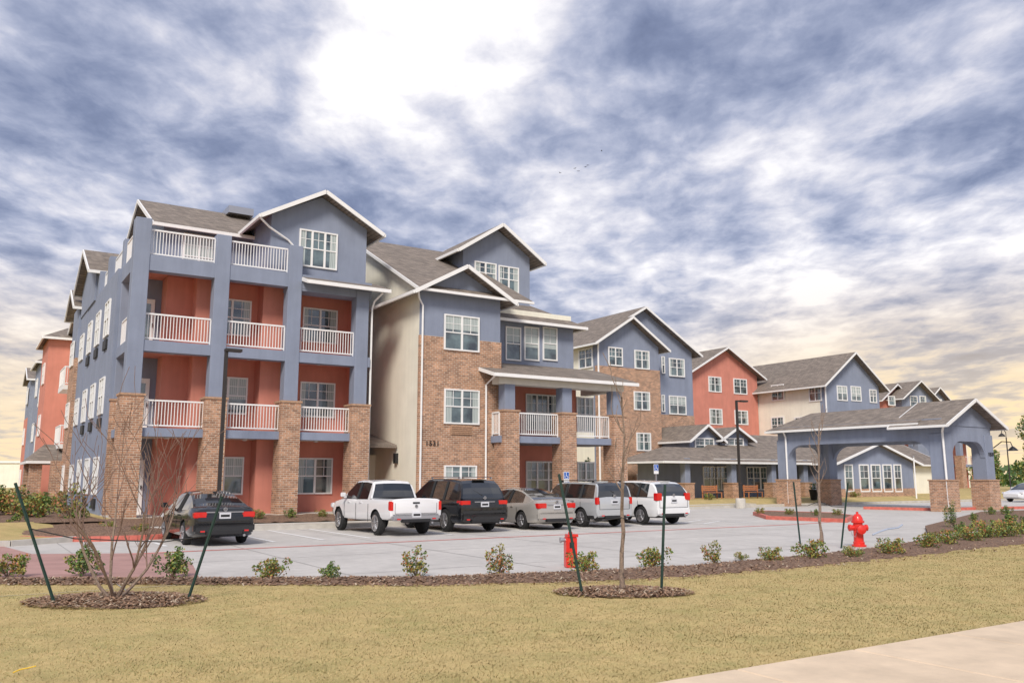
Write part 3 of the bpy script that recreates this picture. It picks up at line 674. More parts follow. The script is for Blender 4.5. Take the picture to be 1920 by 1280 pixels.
# ---------------------------------------------------------------- plants
def leaves(mb,c,r,n,size,mis,flat=1):
    for _ in range(n):
        d=Vector((R(-1,1),R(-1,1),R(-1,1)))
        if d.length>1 or d.length<.01: d=d.normalized()*R(.5,1)
        p=Vector(c)+Vector((d.x*r[0],d.y*r[1],d.z*r[2]))
        if p.z<.01: p.z=R(.01,.05)
        a=Vector((R(-1,1),R(-1,1),R(-.6,1))).normalized();b=a.cross(Vector((R(-1,1),R(-1,1),R(-1,1)))).normalized()
        s=size*R(.6,1.3);mb.add([p-b*s*.35,p+a*s*.5,p+b*s*.35,p-a*s*.5],[(0,1,2,3)],random.choice(mis))
def make_shrub(label,cols,h=.5,w=.38,n=900,size=.045):
    t=thing('shrub',label,'shrub',0,0,0,own=True)
    f=MB();st=MB()
    for k in range(12):
        a=R(0,2*pi);r=R(.15,1)*w*.8;z=h*R(.3,1.0)*(1.1-.45*r/w);tip=(r*cos(a),r*sin(a),z)
        st.path([(0,0,0),(r*.4*cos(a),r*.4*sin(a),z*.5),tip],[.008,.006,.003],4)
        cc=[random.choice(cols)]*2+cols
        leaves(f,tip,(w*.23,w*.23,h*.18),n//17,size,cc)
        leaves(f,(r*.8*cos(a),r*.8*sin(a),z*.5),(w*.26,w*.26,h*.24),n//26,size,cc)
    f.build('foliage',[M['leaf1'],M['leaf2'],M['leaf3'],M['leaf4']],t,fix=False);st.build('stem',M['bark'],t,fix=False)
    return t
ordn=['first','second','third','fourth','fifth','sixth','seventh','eighth','ninth','tenth','eleventh','twelfth','thirteenth','fourteenth','fifteenth','sixteenth','seventeenth','eighteenth','nineteenth','twentieth','twenty-first','twenty-second','twenty-third','twenty-fourth']
protos=[make_shrub('p',[0,0,1,2],.42,.36),make_shrub('p',[0,2,2,3,0],.40,.4,850),make_shrub('p',[0,2,3,2,1],.5,.33,600),make_shrub('p',[0,1,1,2],.8,.35,700)]
used=[False]*4
def shrub(k,s,d,z,scale,label,group):
    p=protos[k];rz=R(0,6)
    if not used[k]:
        used[k]=True;r=p;r.location=W(s,d,z);r.rotation_euler=(0,0,rz);r.scale=(scale,)*3;r['label']=label
    else: r=dup(p,W(s,d,z),rz,scale,label)
    r['group']=group
front=[(14,1082,1,1.15),(150,1080,0,1.3),(322,1082,0,1.25),(505,1086,1,1.05),(617,1088,0,.75),(780,1082,2,1.1),(937,1077,2,1.1),(1097,1074,1,1.1),(1222,1064,1,1.15),(1340,1058,2,.95),(1390,1050,1,.5),(1447,1054,1,.9),(1520,1048,1,1.2),(1600,1046,1,.75),(1672,1040,1,1.1),(1740,1028,1,1.15),(1772,1022,1,1.15),(1800,1008,0,1.1),(1822,1016,1,1.2),(1850,1010,1,1.5),(1885,1008,1,1.5),(1900,996,0,1.5),(1930,1004,1,1.5)]
for i,(u,v,k,sc) in enumerate(front):
    s,d=gp(u,v);shrub(k,s,d,.0,sc,'low leafy shrub in the front mulch strip along the lawn, %s from the left'%ordn[i],'shrubs along the front mulch strip')
for i,(u,v,k,sc) in enumerate([(28,1000,0,1.1),(75,990,0,.9),(140,995,0,1.3),(205,1005,1,.9),(262,1008,1,.8),(112,982,1,.9)]):
    s,d=gp(u,v);shrub(k,s,d,.15,sc,'green shrub on the red kerbed island at the left, %s in the row'%ordn[i],'shrubs on the left island')
for i,s in enumerate([2.2,5.0,6.3,7.6,8.7,12.2,13.2,15.6,17.5]):
    shrub(i%2,s,-.8,.3,R(.8,1.1),'small shrub at the foot of the building, %s from the left'%ordn[i],'shrubs at the building foot')
for i in range(34):
    s=R(-9,-1.0);d=R(-.5,22);shrub(i%3,s,d,.38,R(1.2,2.4),'rounded shrub in the planted ground left of the corner block','shrubs left of the corner block')
for i,(u,v,k,sc) in enumerate([(1425,968,1,.8),(1480,970,1,.8),(1530,972,0,.7),(1570,971,1,.8)]):
    s,d=gp(u,v);shrub(k,s,d,.13,sc,'tiny shrub on the small island beside the parked cars, %s from the left'%ordn[i],'shrubs on the small island')
for i,(u,v,sc) in enumerate([(1790,993,1.0),(1828,980,.7),(1858,968,.8),(1888,968,.9),(1752,950,.6)]):
    s,d=gp(u,v);shrub(3 if i==0 else 0,s,d,.08,sc*1.1,'pale green shrub near the right edge by the canopy, %s from the left'%ordn[i],'shrubs by the canopy drive')
for i,s in enumerate((28,31,34.5,37.5,50.5,53)):
    shrub(i%2,s,7.6,.38,1.2,'shrub in front of the clubhouse porch, %s from the left'%ordn[i],'shrubs in front of the clubhouse')
def grow(mb,p,d,L,r,lev,up=.15,seg=4,spread=.6,nch=3,rmin=.0042):
    pts=[p];rad=[max(r,rmin)];q=Vector(p);dd=Vector(d).normalized()
    for i in range(seg):
        dd=(dd+Vector((R(-.2,.2),R(-.2,.2),R(-.05,.12)+up*.3))).normalized();q=q+dd*L/seg;pts.append(q.copy());rad.append(max(rmin,r*(1-.55*(i+1)/seg)))
    mb.path(pts,rad,5 if lev>1 else 4)
    if lev>0:
        for k in range(nch):
            i=random.randint(1,seg);ax=Vector((R(-1,1),R(-1,1),R(0,.5))).normalized()
            nd=(dd*(1-spread)+ax*spread+Vector((0,0,up))).normalized()
            grow(mb,pts[i],nd,L*R(.45,.75),rad[i]*.65,lev-1,up,max(2,seg-1),spread,nch,rmin)
def tree_multi(label,sd,stems,L,r):
    t=thing('bare_tree',label,'tree',*sd,0,own=True);tr=MB();br=MB()
    for k in range(stems):
        a=2*pi*k/stems+R(-.3,.3);sp_=R(.45,1.2);d=Vector((cos(a)*sp_,sin(a)*sp_,1)).normalized()
        pts=[Vector((cos(a)*.04,sin(a)*.04,0))];rad=[r*1.2];q=pts[0].copy();dd=d.copy()
        for i in range(5):
            dd=(dd+Vector((R(-.22,.22),R(-.22,.22),.14))).normalized();q=q+dd*L/5;pts.append(q.copy());rad.append(r*(1-.1*(i+1)))
        tr.path(pts,rad,6)
        for i in(2,3,4,5,5):
            ax=Vector((R(-1,1),R(-1,1),R(.0,.8))).normalized()
            grow(br,pts[i],(dd+ax*.9),L*R(.4,.85),rad[i]*.6,2,.18,4,.5,2)
    tr.build('trunk',M['bark'],t,smooth=True,fix=False);br.build('crown',M['twig'],t,fix=False);return t
random.seed(11)
tree_multi('leafless multi stemmed young tree staked in the left mulch ring',tL,6,1.5,.027)
def tree_single(label,sd,H,r):
    t=thing('bare_tree',label,'tree',*sd,0,own=True);tr=MB();br=MB();pts=[];rad=[];q=Vector((0,0,0))
    for i in range(11):
        pts.append(q.copy());rad.append(max(.012,r*(1.3 if i==0 else 1-.075*i)));q=q+Vector((R(-.035,.035),R(-.035,.035),H/10))
    tr.path(pts,rad,8)
    for i in(4,5,5,6,6,7,7,8,8,9,9,10):
        a=R(0,2*pi);grow(br,pts[i],(cos(a)*.7,sin(a)*.7,1.0),H*R(.10,.2),max(.012,rad[i]*.5),1,.4,4,.35,2,.006)
    tr.build('trunk',M['bark'],t,smooth=True,fix=False);br.build('crown',M['bark'],t,fix=False)
tree_single('leafless slender young tree staked in the middle mulch ring',tM,3.2,.042)
tree_single('leafless slender young tree in the right mulch bed between two stakes',tR,3.3,.05)
def stake(label,ub,vb,ut,vt,target,zt):
    s,d=gp(ub,vb);b=W(s,d);r=ray(ut,vt);t=b.y/r.y;p=CAM+r*t
    o=thing('tree_stake',label,'stake',s,d,0,own=True,group='stakes holding the young trees');o.rotation_euler=(0,0,0)
    m=MB();m.beam((0,0,-.05),p-b,.022,.022);m.beam((0,.008,-.05),Vector(p-b)+Vector((0,.008,0)),.01,.045);m.build('post',M['stake'],o)
    T=W(*target)-b;T.z=zt;st=(p-b)*.62
    m=MB();m.path([st,(st+T)/2-Vector((0,0,.06)),T],.009,5);m.build('strap',M['black'],o,fix=False)
stake('dark leaning stake left of the multi stemmed tree',105,1133,28,905,tL,.9)
stake('dark leaning stake right of the multi stemmed tree',350,1125,416,930,tL,.9)
stake('green stake left of the middle young tree',1093,1113,1048,888,tM,1.2)
stake('green stake right of the middle young tree',1240,1108,1247,908,tM,1.2)
stake('thin stake left of the young tree by the hydrant',1501,1020,1488,903,tR,1.2)
stake('thin stake right of the young tree by the hydrant',1577,1027,1590,905,tR,1.2)
def leafy(label,s,d,H,Wd,n,size,cols,trunk=1.2):
    t=thing('leafy_tree',label,'tree',s,d,.0,own=True);f=MB();tr=MB()
    tr.path([(0,0,0),(.05,0,trunk),(0,.1,H*.7)],[.03*H,.02*H,.01*H],7)
    for k in range(14):
        a=R(0,2*pi);rr=R(0,1)*Wd*.6;z=R(trunk,H*.9);q=1-abs((z-H*.5)/H)*.9
        c=(rr*q*cos(a),rr*q*sin(a),z);tr.path([(0,0,z*.6),c],[.01*H,.004*H],4)
        leaves(f,c,(Wd*.35*q,Wd*.35*q,H*.14),n//14,size,cols)
    f.build('crown',[M['leaf1'],M['leaf2'],M['leaf3'],M['leaf4']],t,fix=False);tr.build('trunk',M['bark'],t,fix=False)
s,d=gp(1945,925,.0);leafy('dark green leafy tree at the right edge beyond the canopy',s,d,9.5,4.0,3600,.3,[0,1,1,2])
s,d=gp(1905,928);leafy('lighter green leafy tree at the right edge behind the canopy',s+10,d+8,5.5,3.4,2600,.28,[0,1,2])
s,d=gp(1835,950);leafy('small narrow evergreen in front of the canopy pillar',s,d,1.7,.5,500,.09,[0,1],.2)
s,d=gp(1707,935);leafy('small evergreen between clubhouse windows and flagpole',s,d+2,2.0,.7,500,.12,[0,1],.2)
leafy('slim young evergreen beside the brick porch',24.5,4,3.0,.8,600,.12,[0,1],.3)
m=MB()
for _ in range(6000):
    a=R(-1.0,1.0);r=R(190,230);x=sin(a)*r;y=cos(a)*r;h=4+2.5*sin(a*23)+1.5*sin(a*51)
    if -.52<a<.42: 
        if random.random()<.8: continue
    leaves(m,(x,y,R(0,max(1.5,h))),(1.2,1.2,.8),2,1.5,[0,1,1])
o=m.build('distant_trees',[M['leaf1'],M['leaf2']],fix=False,frame=False);o['kind']='stuff';o['label']='low mass of distant trees along the horizon';o['category']='trees'
fb=thing('warehouse','low white flat roofed building on the horizon at the far left','building',*gp(10,900),0,own=True);fb.location=(-75,128,0);fb.rotation_euler=(0,0,.1)
m=MB();m.box(-9,9,0,8,0,4);m.build('wall',M['cream'],fb);m=MB();m.box(-9.2,9.2,-.2,8.2,4,4.3);m.build('roof',M['white'],fb)
# ================================================================ CARS
def ring(zl,zt,w):
    h=zt-zl
    P_=[(0,zl),(w*.78,zl),(w*.93,zl+.05*h),(w*.985,zl+.18*h),(w,zl+.42*h),(w*.985,zl+.60*h),(w*.99,zl+.70*h),(w*.965,zl+.82*h),(w*.925,zl+.93*h),(w*.82,zl+.985*h),(w*.45,zt+.012),(0,zt+.02)]
    return P_+[(-x,z) for x,z in P_[-2:0:-1]]
def interp_st(st):
    out=[]
    for i in range(len(st)-1):
        k=max(1,int((st[i+1][0]-st[i][0])/.16))
        for j in range(k):
            f=j/k
            out.append(tuple(a*(1-f)+b*f for a,b in zip(st[i],st[i+1])))
    out.append(st[-1]);return out
def make_car(c):
    t=thing('parked_car' if c['kind']!='pickup' else 'pickup_truck',c['label'],c['cat'],c['s'],c['d'],0,own=True,group='cars parked in front of the building')
    L,w=c['L'],c['w'];pm=c['paint'];r=c['r']
    st=interp_st(c['st']);m=MB();n=None;vs=[]
    for y,zl,zt,ww in st:
        rg=ring(zl,zt,ww);n=len(rg);vs+=[(x,y,z) for x,z in rg]
    fs=[]
    for i in range(len(st)-1):
        for k in range(n): fs.append((i*n+k,i*n+(k+1)%n,(i+1)*n+(k+1)%n,(i+1)*n+k))
    fs.append(tuple(range(n)));e=(len(st)-1)*n;fs.append(tuple(e+k for k in range(n))[::-1])
    m.add(vs,fs);body=m.build('body',[pm,M['dark']],t)
    cut=MB()
    for sx in(-1,1):
        for ay in(c['yf'],c['yr']): cut.lathe([(r+.065,-.24),(r+.065,.24)],(sx*(w-.06),ay,r),'x',28)
    if c['kind']=='pickup': cut.box(-.72,.72,-2.58,-1.0,.75,1.6)
    co=cut.build('cut',M['dark'],None,frame=False);co.parent=t;
    bpy.context.view_layer.update()
    md=body.modifiers.new('b','BOOLEAN');md.operation='DIFFERENCE';md.solver='EXACT';md.object=co
    dg=bpy.context.evaluated_depsgraph_get();me=bpy.data.meshes.new_from_object(body.evaluated_get(dg))
    body.modifiers.clear();body.data=me;bpy.data.objects.remove(co)
    me.materials.clear();me.materials.append(pm);me.materials.append(M['dark'])
    for p in me.polygons:
        cc=p.center;p.material_index=0
        for ay in(c['yf'],c['yr']):
            if (cc.y-ay)**2+(cc.z-r)**2<(r+.068)**2 and abs(cc.x)<w*.999: p.material_index=1
        if cc.z<c.get('clad',.3): p.material_index=1
        if c['kind']=='pickup' and abs(cc.x)<.74 and -2.585<cc.y<-.98 and cc.z<1.12 and cc.z>.74 and (abs(cc.x)<.7 or abs(p.normal.x)>.9): p.material_index=1
        p.use_smooth=True
    try: me.set_sharp_from_angle(angle=radians(32))
    except Exception: pass
    gs=c['gh'];zb=c['zb'];zr=max(z for y,z in gs);wb,wr=c['wb'],c['wr']
    parts={k:MB() for k in('roof','rear_window','windshield','side_window','side_window2')}
    G=[]
    for i,(y,zt) in enumerate(gs):
        f=(zt-zb)/(zr-zb);wt=wb-(wb-wr)*f
        zsd=zb+(zt-zb)*.88;ws=wb-(wb-wr)*f*.9
        G.append([(wb,y,zb-.03),(ws,y,zsd),(wt*.92,y,zt-.012*f),(wt*.5,y,zt+.012*f),(0,y,zt+.018*f)])
    y0,y1=c['yroof'];c0_,c1_=c['yside']
    for i in range(len(G)-1):
        ym=(gs[i][0]+gs[i+1][0])/2
        for k in range(4):
            for sx in(1,-1):
                q=[G[i][k],G[i][k+1],G[i+1][k+1],G[i+1][k]];q=[(x*sx,y,z) for x,y,z in q]
                if k==0: key=('side_window' if sx<0 else 'side_window2') if c0_<ym<c1_ else 'roof'
                elif k==1: key='roof'
                else: key='roof' if y0<ym<y1 else ('rear_window' if ym<=y0 else 'windshield')
                parts[key].add(q,[(0,1,2,3)] if sx>0 else [(3,2,1,0)])
    for k,mb in parts.items():
        mb.build(k.replace('2',''),pm if k=='roof' else M['carglass'],t,smooth=True,fix=False)
    for yb in c['pil']:
        for sx in(-1,1):
            pl=MB()
            zt=[z for y,z in gs if abs(y-yb)==min(abs(y2-yb) for y2,_ in gs)][0];f=(zt-zb)/(zr-zb)
            pl.beam((sx*(wb+.004),yb+.04,zb-.02),(sx*(wb-(wb-wr)*f*.9+.006),yb-.04,zb+(zt-zb)*.88),.05,.09)
            pl.build('pillar',M['dark'],t)
    for sx in(-1,1):
        for ay in(c['yf'],c['yr']):
            x=sx*(w-.02);tw=.22
            ty=MB();ty.lathe([(r*.62,-.0),(r*.9,0),(r*.98,.025),(r,.06),(r,.16),(r*.97,.2),(r*.6,.22)],(x-(tw if sx>0 else 0),ay,r),'x',28)
            o=ty.build('wheel',M['tyre'],t,smooth=True)
            rm=MB();xo=x+sx*.004
            rm.lathe([(r*.60,-.012),(r*.64,0),(r*.60,.012)],(xo,ay,r),'x',28,1);rm.lathe([(r*.57,-.005),(r*.57,.005)],(xo+sx*.006,ay,r),'x',24,1)
            rm.lathe([(r*.14,-.02),(r*.12,.02)],(xo+sx*.008,ay,r),'x',12,0)
            for k in range(c.get('spk',5)):
                a=2*pi*k/c.get('spk',5)+.3
                rm.beam((xo+sx*.018,ay,r),(xo+sx*.018,ay+cos(a)*r*.6,r+sin(a)*r*.6),.06 if c.get('spk',5)<7 else .035,.02 if abs(cos(a))>.7 else .06)
            rm.lathe([(r*.68,-.01),(r*.68,.01),(r*.56,.012),(r*.56,-.01)],(xo+sx*.012,ay,r),'x',28,0)
            rm.build('rim',[M['rim'],M['dark']],o)
    yr_=-L/2
    for sx in(-1,1):
        for (xi,xo,z0,z1,dy,mt) in c['tl']:
            b=MB();b.box(min(sx*xi,sx*xo),max(sx*xi,sx*xo),yr_+c.get('tly',0)-.012,yr_+c.get('tly',0)+dy,z0,z1);b.build('tail_light',M[mt],t,bevel=.02,smooth=True)
        b=MB();b.box(min(sx*(w-.28),sx*(w-.03)),max(sx*(w-.28),sx*(w-.03)),L/2-.3,L/2-.12,.62*c.get('hs',1),.76*c.get('hs',1));b.build('headlight',M['lampw'],t,bevel=.03)
        b=MB();b.box(sx*(w+.02) if sx>0 else -(w+.2),(w+.2) if sx>0 else -(w+.02),c['ym'],c['ym']+.1,zb+.02,zb+.17);b.box(sx*(w-.06) if sx>0 else -(w+.03),(w+.03) if sx>0 else -(w-.06),c['ym']+.03,c['ym']+.07,zb+.04,zb+.08);b.build('wing_mirror',pm,t,bevel=.02)
        for yh in c['hand']:
            b=MB();x=sx*(w*.985+.012);b.box(x-.015,x+.015,yh,yh+.17,zb-.16,zb-.125);b.build('door_handle',M['rim'] if c.get('ch') else pm,t)
        for yy in c['seam']:
            b=MB();x=sx*(w+.0);b.box(x-.006,x+.003,yy-.006,yy+.006,.42,zb-.17);b.build('door_seam',M['dark'],t)
        b=MB();b.box(sx*(w-.3)-.06,sx*(w-.3)+.06,yr_-.065,yr_-.04,c['bump'][0]+.03,c['bump'][0]+.07);b.build('reflector',M['tail'],t)
    zp=c['zp'];b=MB();b.box(-.155,.155,yr_-.03+c.get('ply',0),yr_+.03,zp-.08,zp+.08);o=b.build('licence_plate',M['plate'],t)
    b=MB();b.box(-.12,.12,yr_-.034+c.get('ply',0),yr_-.03+c.get('ply',0),zp-.035,zp+.03)
    b.build('plate_mark',M['dark'],o)
    b=MB();b.lathe([(.055,-.01),(.055,.01),(.04,.012),(.04,-.01)],(0,yr_-.012+c.get('emy',0),zp+c.get('ez',.2)),'y',18);b.build('emblem',M['rim'],t)
    z0,z1,dd,mt=c['bump'];b=MB();b.box(-w*.93,w*.93,yr_-.05,yr_+dd,z0,z1);b.build('bumper',pm if mt=='p' else M[mt],t,bevel=.05,smooth=True)
    b=MB();b.box(-w*.55,w*.55,yr_-.06,yr_+.1,z0-.06,z0+.07);b.build('bumper_insert',M['dark'],t,bevel=.02)
    b=MB();b.lathe([(.035,-.03),(.035,.1)],(w*.6,yr_-.04,z0-.08),'y',10);b.build('exhaust',M['silver'],t)
    if c['kind']!='sedan':
        b=MB();zt_=zb-.03 if c['kind']=='suv' else zb-.02;hw=w*.80
        for sx in(-1,1): b.box(sx*hw-.005,sx*hw+.005,yr_-.006,yr_+.02,z1+.02,zt_-.1)
        b.box(-hw,hw,yr_-.006,yr_+.02,z1+.015,z1+.027);b.build('tailgate_seam',M['dark'],t)
        b=MB();b.box(-.12,.12,yr_-.015,yr_+.02,zb-.14,zb-.09);b.build('tailgate_handle',M['dark'],t)
    if c['kind']=='suv':
        g0,g1=gs[1],gs[3];b=MB();b.beam((0,g0[0]-.02,g0[1]-.06),(-.35,(g0[0]+g1[0])/2-.03,(g0[1]+g1[1])/2-.05),.02,.02);b.build('rear_wiper',M['dark'],t)
        g=gs[4];b=MB();b.box(-.25,.25,g[0]-.14,g[0]-.02,g[1]+.0,g[1]+.035);b.build('spoiler',pm,t,bevel=.01)
    if c.get('rack'):
        for sx in(-1,1):
            b=MB();b.beam((sx*(wr-.06),c['yroof'][0]+.25,zr+.05),(sx*(wr-.06),c['yroof'][1]-.2,zr+.05),.04,.03);b.box(sx*(wr-.06)-.02,sx*(wr-.06)+.02,c['yroof'][0]+.25,c['yroof'][0]+.35,zr-.02,zr+.04);b.box(sx*(wr-.06)-.02,sx*(wr-.06)+.02,c['yroof'][1]-.3,c['yroof'][1]-.2,zr-.02,zr+.04)
            b.build('roof_rail',M['silver'] if c['rack']==2 else M['dark'],t)
    if c.get('strip'):
        z0,z1,hw=c['strip'];b=MB();b.box(-hw,hw,yr_-.012+c.get('tly',0),yr_+.05,z0,z1);b.build('trim_strip',M['rim'],t)
    return t
def sedan(**k):
    c=dict(kind='sedan',cat='car',L=4.66,w=.89,r=.32,yf=1.42,yr=-1.28,clad=.24,zb=.95,wb=.80,wr=.56,
     st=[(-2.33,.45,.80,.72),(-2.29,.32,.99,.80),(-2.15,.24,1.06,.86),(-1.85,.22,1.07,.885),(-1.2,.2,.99,.89),(0,.2,.95,.89),(1.0,.2,.96,.89),(1.5,.22,.9,.885),(2.0,.24,.78,.84),(2.2,.3,.7,.77),(2.33,.38,.6,.64)],
     gh=[(-2.0,1.0),(-1.65,1.14),(-1.3,1.27),(-.95,1.38),(-.6,1.44),(-.2,1.465),(.2,1.455),(.45,1.42),(.75,1.28),(1.05,1.1),(1.3,.96)],
     yroof=(-.75,.4),yside=(-1.45,.95),pil=(-.35,),ym=.75,hand=(-.75,.15),seam=(-.38,.75,-1.0),zp=.82,ez=.17,bump=(.36,.62,.15,'p'),tl=[(.5,.84,.76,.92,.28,'tail')],emy=0)
    c.update(k);return c
def suv(**k):
    c=dict(kind='suv',cat='car',L=4.9,w=.96,r=.37,yf=1.5,yr=-1.4,clad=.36,zb=1.12,wb=.88,wr=.70,
     st=[(-2.45,.5,1.0,.84),(-2.43,.36,1.12,.90),(-2.3,.28,1.15,.945),(-1.4,.27,1.14,.96),(0,.27,1.12,.96),(1.1,.27,1.12,.96),(1.7,.28,1.06,.95),(2.2,.32,.96,.88),(2.36,.36,.86,.82),(2.45,.45,.75,.7)],
     gh=[(-2.42,1.14),(-2.38,1.3),(-2.3,1.5),(-2.2,1.66),(-2.05,1.75),(-1.5,1.8),(-.8,1.82),(0,1.82),(.35,1.78),(.65,1.6),(.95,1.38),(1.3,1.14)],
     yroof=(-2.18,.4),yside=(-2.1,1.0),pil=(-.25,-1.25),ym=.75,hand=(-.85,.15),seam=(-.3,.8,-1.25),zp=.95,ez=.22,bump=(.4,.66,.2,'p'),tl=[(.55,.9,.92,1.1,.3,'tail')],rack=1)
    c.update(k);return c
make_car(sedan(label='dark charcoal sedan parked alone at the left of the lot',s=1.55,d=-7.3,paint=paint('charcoal',(.012,.014,.018),.2),strip=(.90,.93,.5),tl=[(.48,.83,.76,.92,.3,'tail')]))
pk=dict(kind='pickup',cat='pickup truck',label='white double cab pickup truck with open bed',L=5.4,w=.925,r=.39,yf=1.72,yr=-1.55,clad=.42,zb=1.17,wb=.85,wr=.66,
 st=[(-2.7,.58,1.15,.88),(-2.68,.55,1.18,.915),(-2.4,.5,1.19,.925),(-1.0,.45,1.19,.925),(0,.42,1.17,.925),(1.2,.42,1.17,.925),(1.6,.42,1.14,.925),(2.2,.44,1.05,.91),(2.55,.5,.97,.83),(2.7,.6,.88,.70)],
 gh=[(-.98,1.17),(-.95,1.42),(-.88,1.65),(-.75,1.73),(-.3,1.77),(.3,1.77),(.6,1.74),(.85,1.56),(1.15,1.35),(1.4,1.17)],
 yroof=(-.83,.65),yside=(-.8,1.1),pil=(.1,),ym=.95,hand=(-.35,.7),seam=(.1,1.15,-.95),zp=.68,ez=.27,bump=(.5,.70,.12,'silver'),tl=[(.79,.915,.80,1.11,.16,'tail')],ply=-.03,hs=1.25,s=7.75,d=-6.2,paint=paint('white',(.82,.82,.83)))
make_car(pk)
make_car(suv(label='large black SUV parked right of the white pickup truck',s=10.55,d=-5.95,L=5.1,paint=paint('black',(.008,.009,.011)),ch=1,strip=(1.02,1.05,.4),rack=2,tl=[(.55,.92,.93,1.08,.35,'tail')],
 st=[(-2.55,.5,1.0,.86),(-2.53,.36,1.12,.92),(-2.4,.3,1.15,.955),(-1.4,.3,1.14,.97),(0,.3,1.12,.97),(1.1,.3,1.12,.97),(1.7,.3,1.08,.96),(2.3,.32,.98,.9),(2.46,.36,.88,.83),(2.55,.45,.75,.72)],w=.97,r=.39,spk=5))
make_car(sedan(label='champagne grey sedan between the black SUV and the boxy silver SUV',s=13.5,d=-6.3,L=4.66,paint=paint('champagne',(.45,.43,.40),.3),strip=(.88,.915,.42),tl=[(.45,.83,.76,.95,.3,'tail')]))
make_car(suv(label='boxy silver SUV with upright tailgate and roof rails',s=16.25,d=-6.3,L=4.45,w=.90,r=.35,yf=1.35,yr=-1.25,paint=paint('silver',(.55,.57,.59),.3),rack=1,zb=1.12,wb=.84,wr=.72,clad=.42,
 st=[(-2.22,.5,1.05,.82),(-2.2,.4,1.12,.86),(-2.05,.3,1.14,.89),(-1.3,.3,1.13,.90),(0,.3,1.12,.90),(1.0,.3,1.12,.90),(1.5,.3,1.1,.9),(2.0,.34,1.04,.87),(2.15,.38,.98,.82),(2.22,.45,.9,.75)],
 gh=[(-2.19,1.13),(-2.17,1.35),(-2.12,1.55),(-2.02,1.64),(-1.4,1.68),(-.5,1.69),(.2,1.68),(.5,1.62),(.75,1.42),(1.0,1.15)],yroof=(-2.07,.45),yside=(-2.0,.85),ym=.6,tl=[(.72,.87,.85,1.12,.12,'tail')]))
make_car(suv(label='white SUV at the right end of the parked row',s=19.4,d=-6.0,L=4.75,w=.93,r=.36,paint=paint('pearl',(.80,.81,.82)),rack=0,tl=[(.62,.9,.95,1.25,.2,'tail')],
 st=[(-2.37,.5,1.0,.80),(-2.35,.36,1.12,.87),(-2.2,.28,1.15,.91),(-1.4,.27,1.14,.93),(0,.27,1.12,.93),(1.1,.27,1.1,.93),(1.7,.28,1.02,.92),(2.1,.32,.92,.86),(2.28,.36,.82,.79),(2.37,.45,.7,.66)],
 gh=[(-2.34,1.14),(-2.26,1.3),(-2.14,1.48),(-2.0,1.6),(-1.8,1.67),(-1.3,1.71),(-.7,1.73),(0,1.72),(.35,1.67),(.65,1.5),(.95,1.3),(1.3,1.13)],yroof=(-2.0,.4),yside=(-1.75,1.0)))
s,d=gp(1935,940);c_=sedan(label='white car half cut off at the right edge of the photo',s=s,d=d,paint=paint('offwhite',(.75,.75,.77)));x_=make_car(c_);x_.rotation_euler=(0,0,PH+1.4);x_['group']='cars beyond the canopy'
# ================================================================ street furniture
def lamp_post(label,s,d,z,H,arm,base=True):
    t=thing('street_lamp',label,'street lamp',s,d,z,own=True);
    m=MB();m.box(-.06,.06,-.06,.06,0,H);m.build('pole',M['bronze'],t)
    m=MB();m.box(-.06,arm,-.05,.05,H-.02,H+.06);m.box(arm-.15,arm+.45,-.15,.15,H-.02,H+.08);m.build('lamp_head',M['bronze'],t)
    m=MB();m.lathe([(.3,0),(.3,.55 if base else .1),(.27,.6 if base else .12)],(0,0,-.1));m.build('base',M['kerb'],t,smooth=True)
sx,_=fr(417,800,-2.0);lamp_post('dark square street lamp in front of the coral balconies',sx,-2.0,.15,6.35,.1)
s,d=gp(1389,952);r_=ray(1386,752);lamp_post('tall dark street lamp with long head beside the clubhouse',s,d,0.1,CH+W(s,d).y*r_.z/r_.y-.1,.45)
s,d=gp(1611,1024)
h=thing('fire_hydrant','red fire hydrant beside the mulch bed','fire hydrant',s,d,.0,own=True);h.rotation_euler=(0,0,0)
m=MB();m.lathe([(.19,0),(.19,.05),(.15,.06),(.15,.12),(.13,.14),(.125,.62),(.17,.64),(.17,.69),(.145,.70),(.13,.78),(.08,.86),(.03,.88)],(0,0,0),n=20);m.build('barrel',M['red'],h,smooth=True)
m=MB();m.lathe([(.035,0),(.035,.06)],(0,0,.87),n=5);m.build('operating_nut',M['red'],h)
for sx in(-1,1):
    m=MB();m.lathe([(.075,0),(.075,.08),(.09,.085),(.09,.14),(.03,.17)] if sx>0 else [(.075,0),(.075,-.08),(.09,-.085),(.09,-.14),(.03,-.17)],(sx*.11,0,.5),'x',12);m.build('outlet_cap',M['red'],h,smooth=True)
m=MB();m.lathe([(.1,0),(.1,-.08),(.12,-.09),(.12,-.16),(.04,-.19)],(0,-.1,.46),'y',14);m.build('pumper_cap',M['red'],h,smooth=True)
m=MB();m.path([(-.22,-.05,.46),(-.2,-.08,.3),(-.12,-.1,.26),(-.1,-.12,.36)],.01,5);m.build('chain',M['silver'],h)
s,d=gp(1070,1063)
h=thing('valve_post','red square indicator valve post left of the middle bed','valve post',s,d,0,own=True);h.rotation_euler=(0,0,.25)
m=MB();m.box(-.12,.12,-.1,.1,0,.62);m.build('housing',M['red'],h,bevel=.015)
m=MB();m.box(-.09,.14,-.12,.12,.62,.68);m.lathe([(.05,0),(.05,.05)],(0,0,.68),n=6);m.build('cap',M['red'],h,bevel=.01)
m=MB();m.lathe([(.04,0),(.04,-.08),(.06,-.085),(.06,-.11)],(-.12,0,.56),'x',10);m.build('nozzle',M['silver'],h)
m=MB();m.box(-.05,.05,-.106,-.1,.4,.52);m.build('sight_glass',M['dark'],h)
s,d=gp(1636,1003)
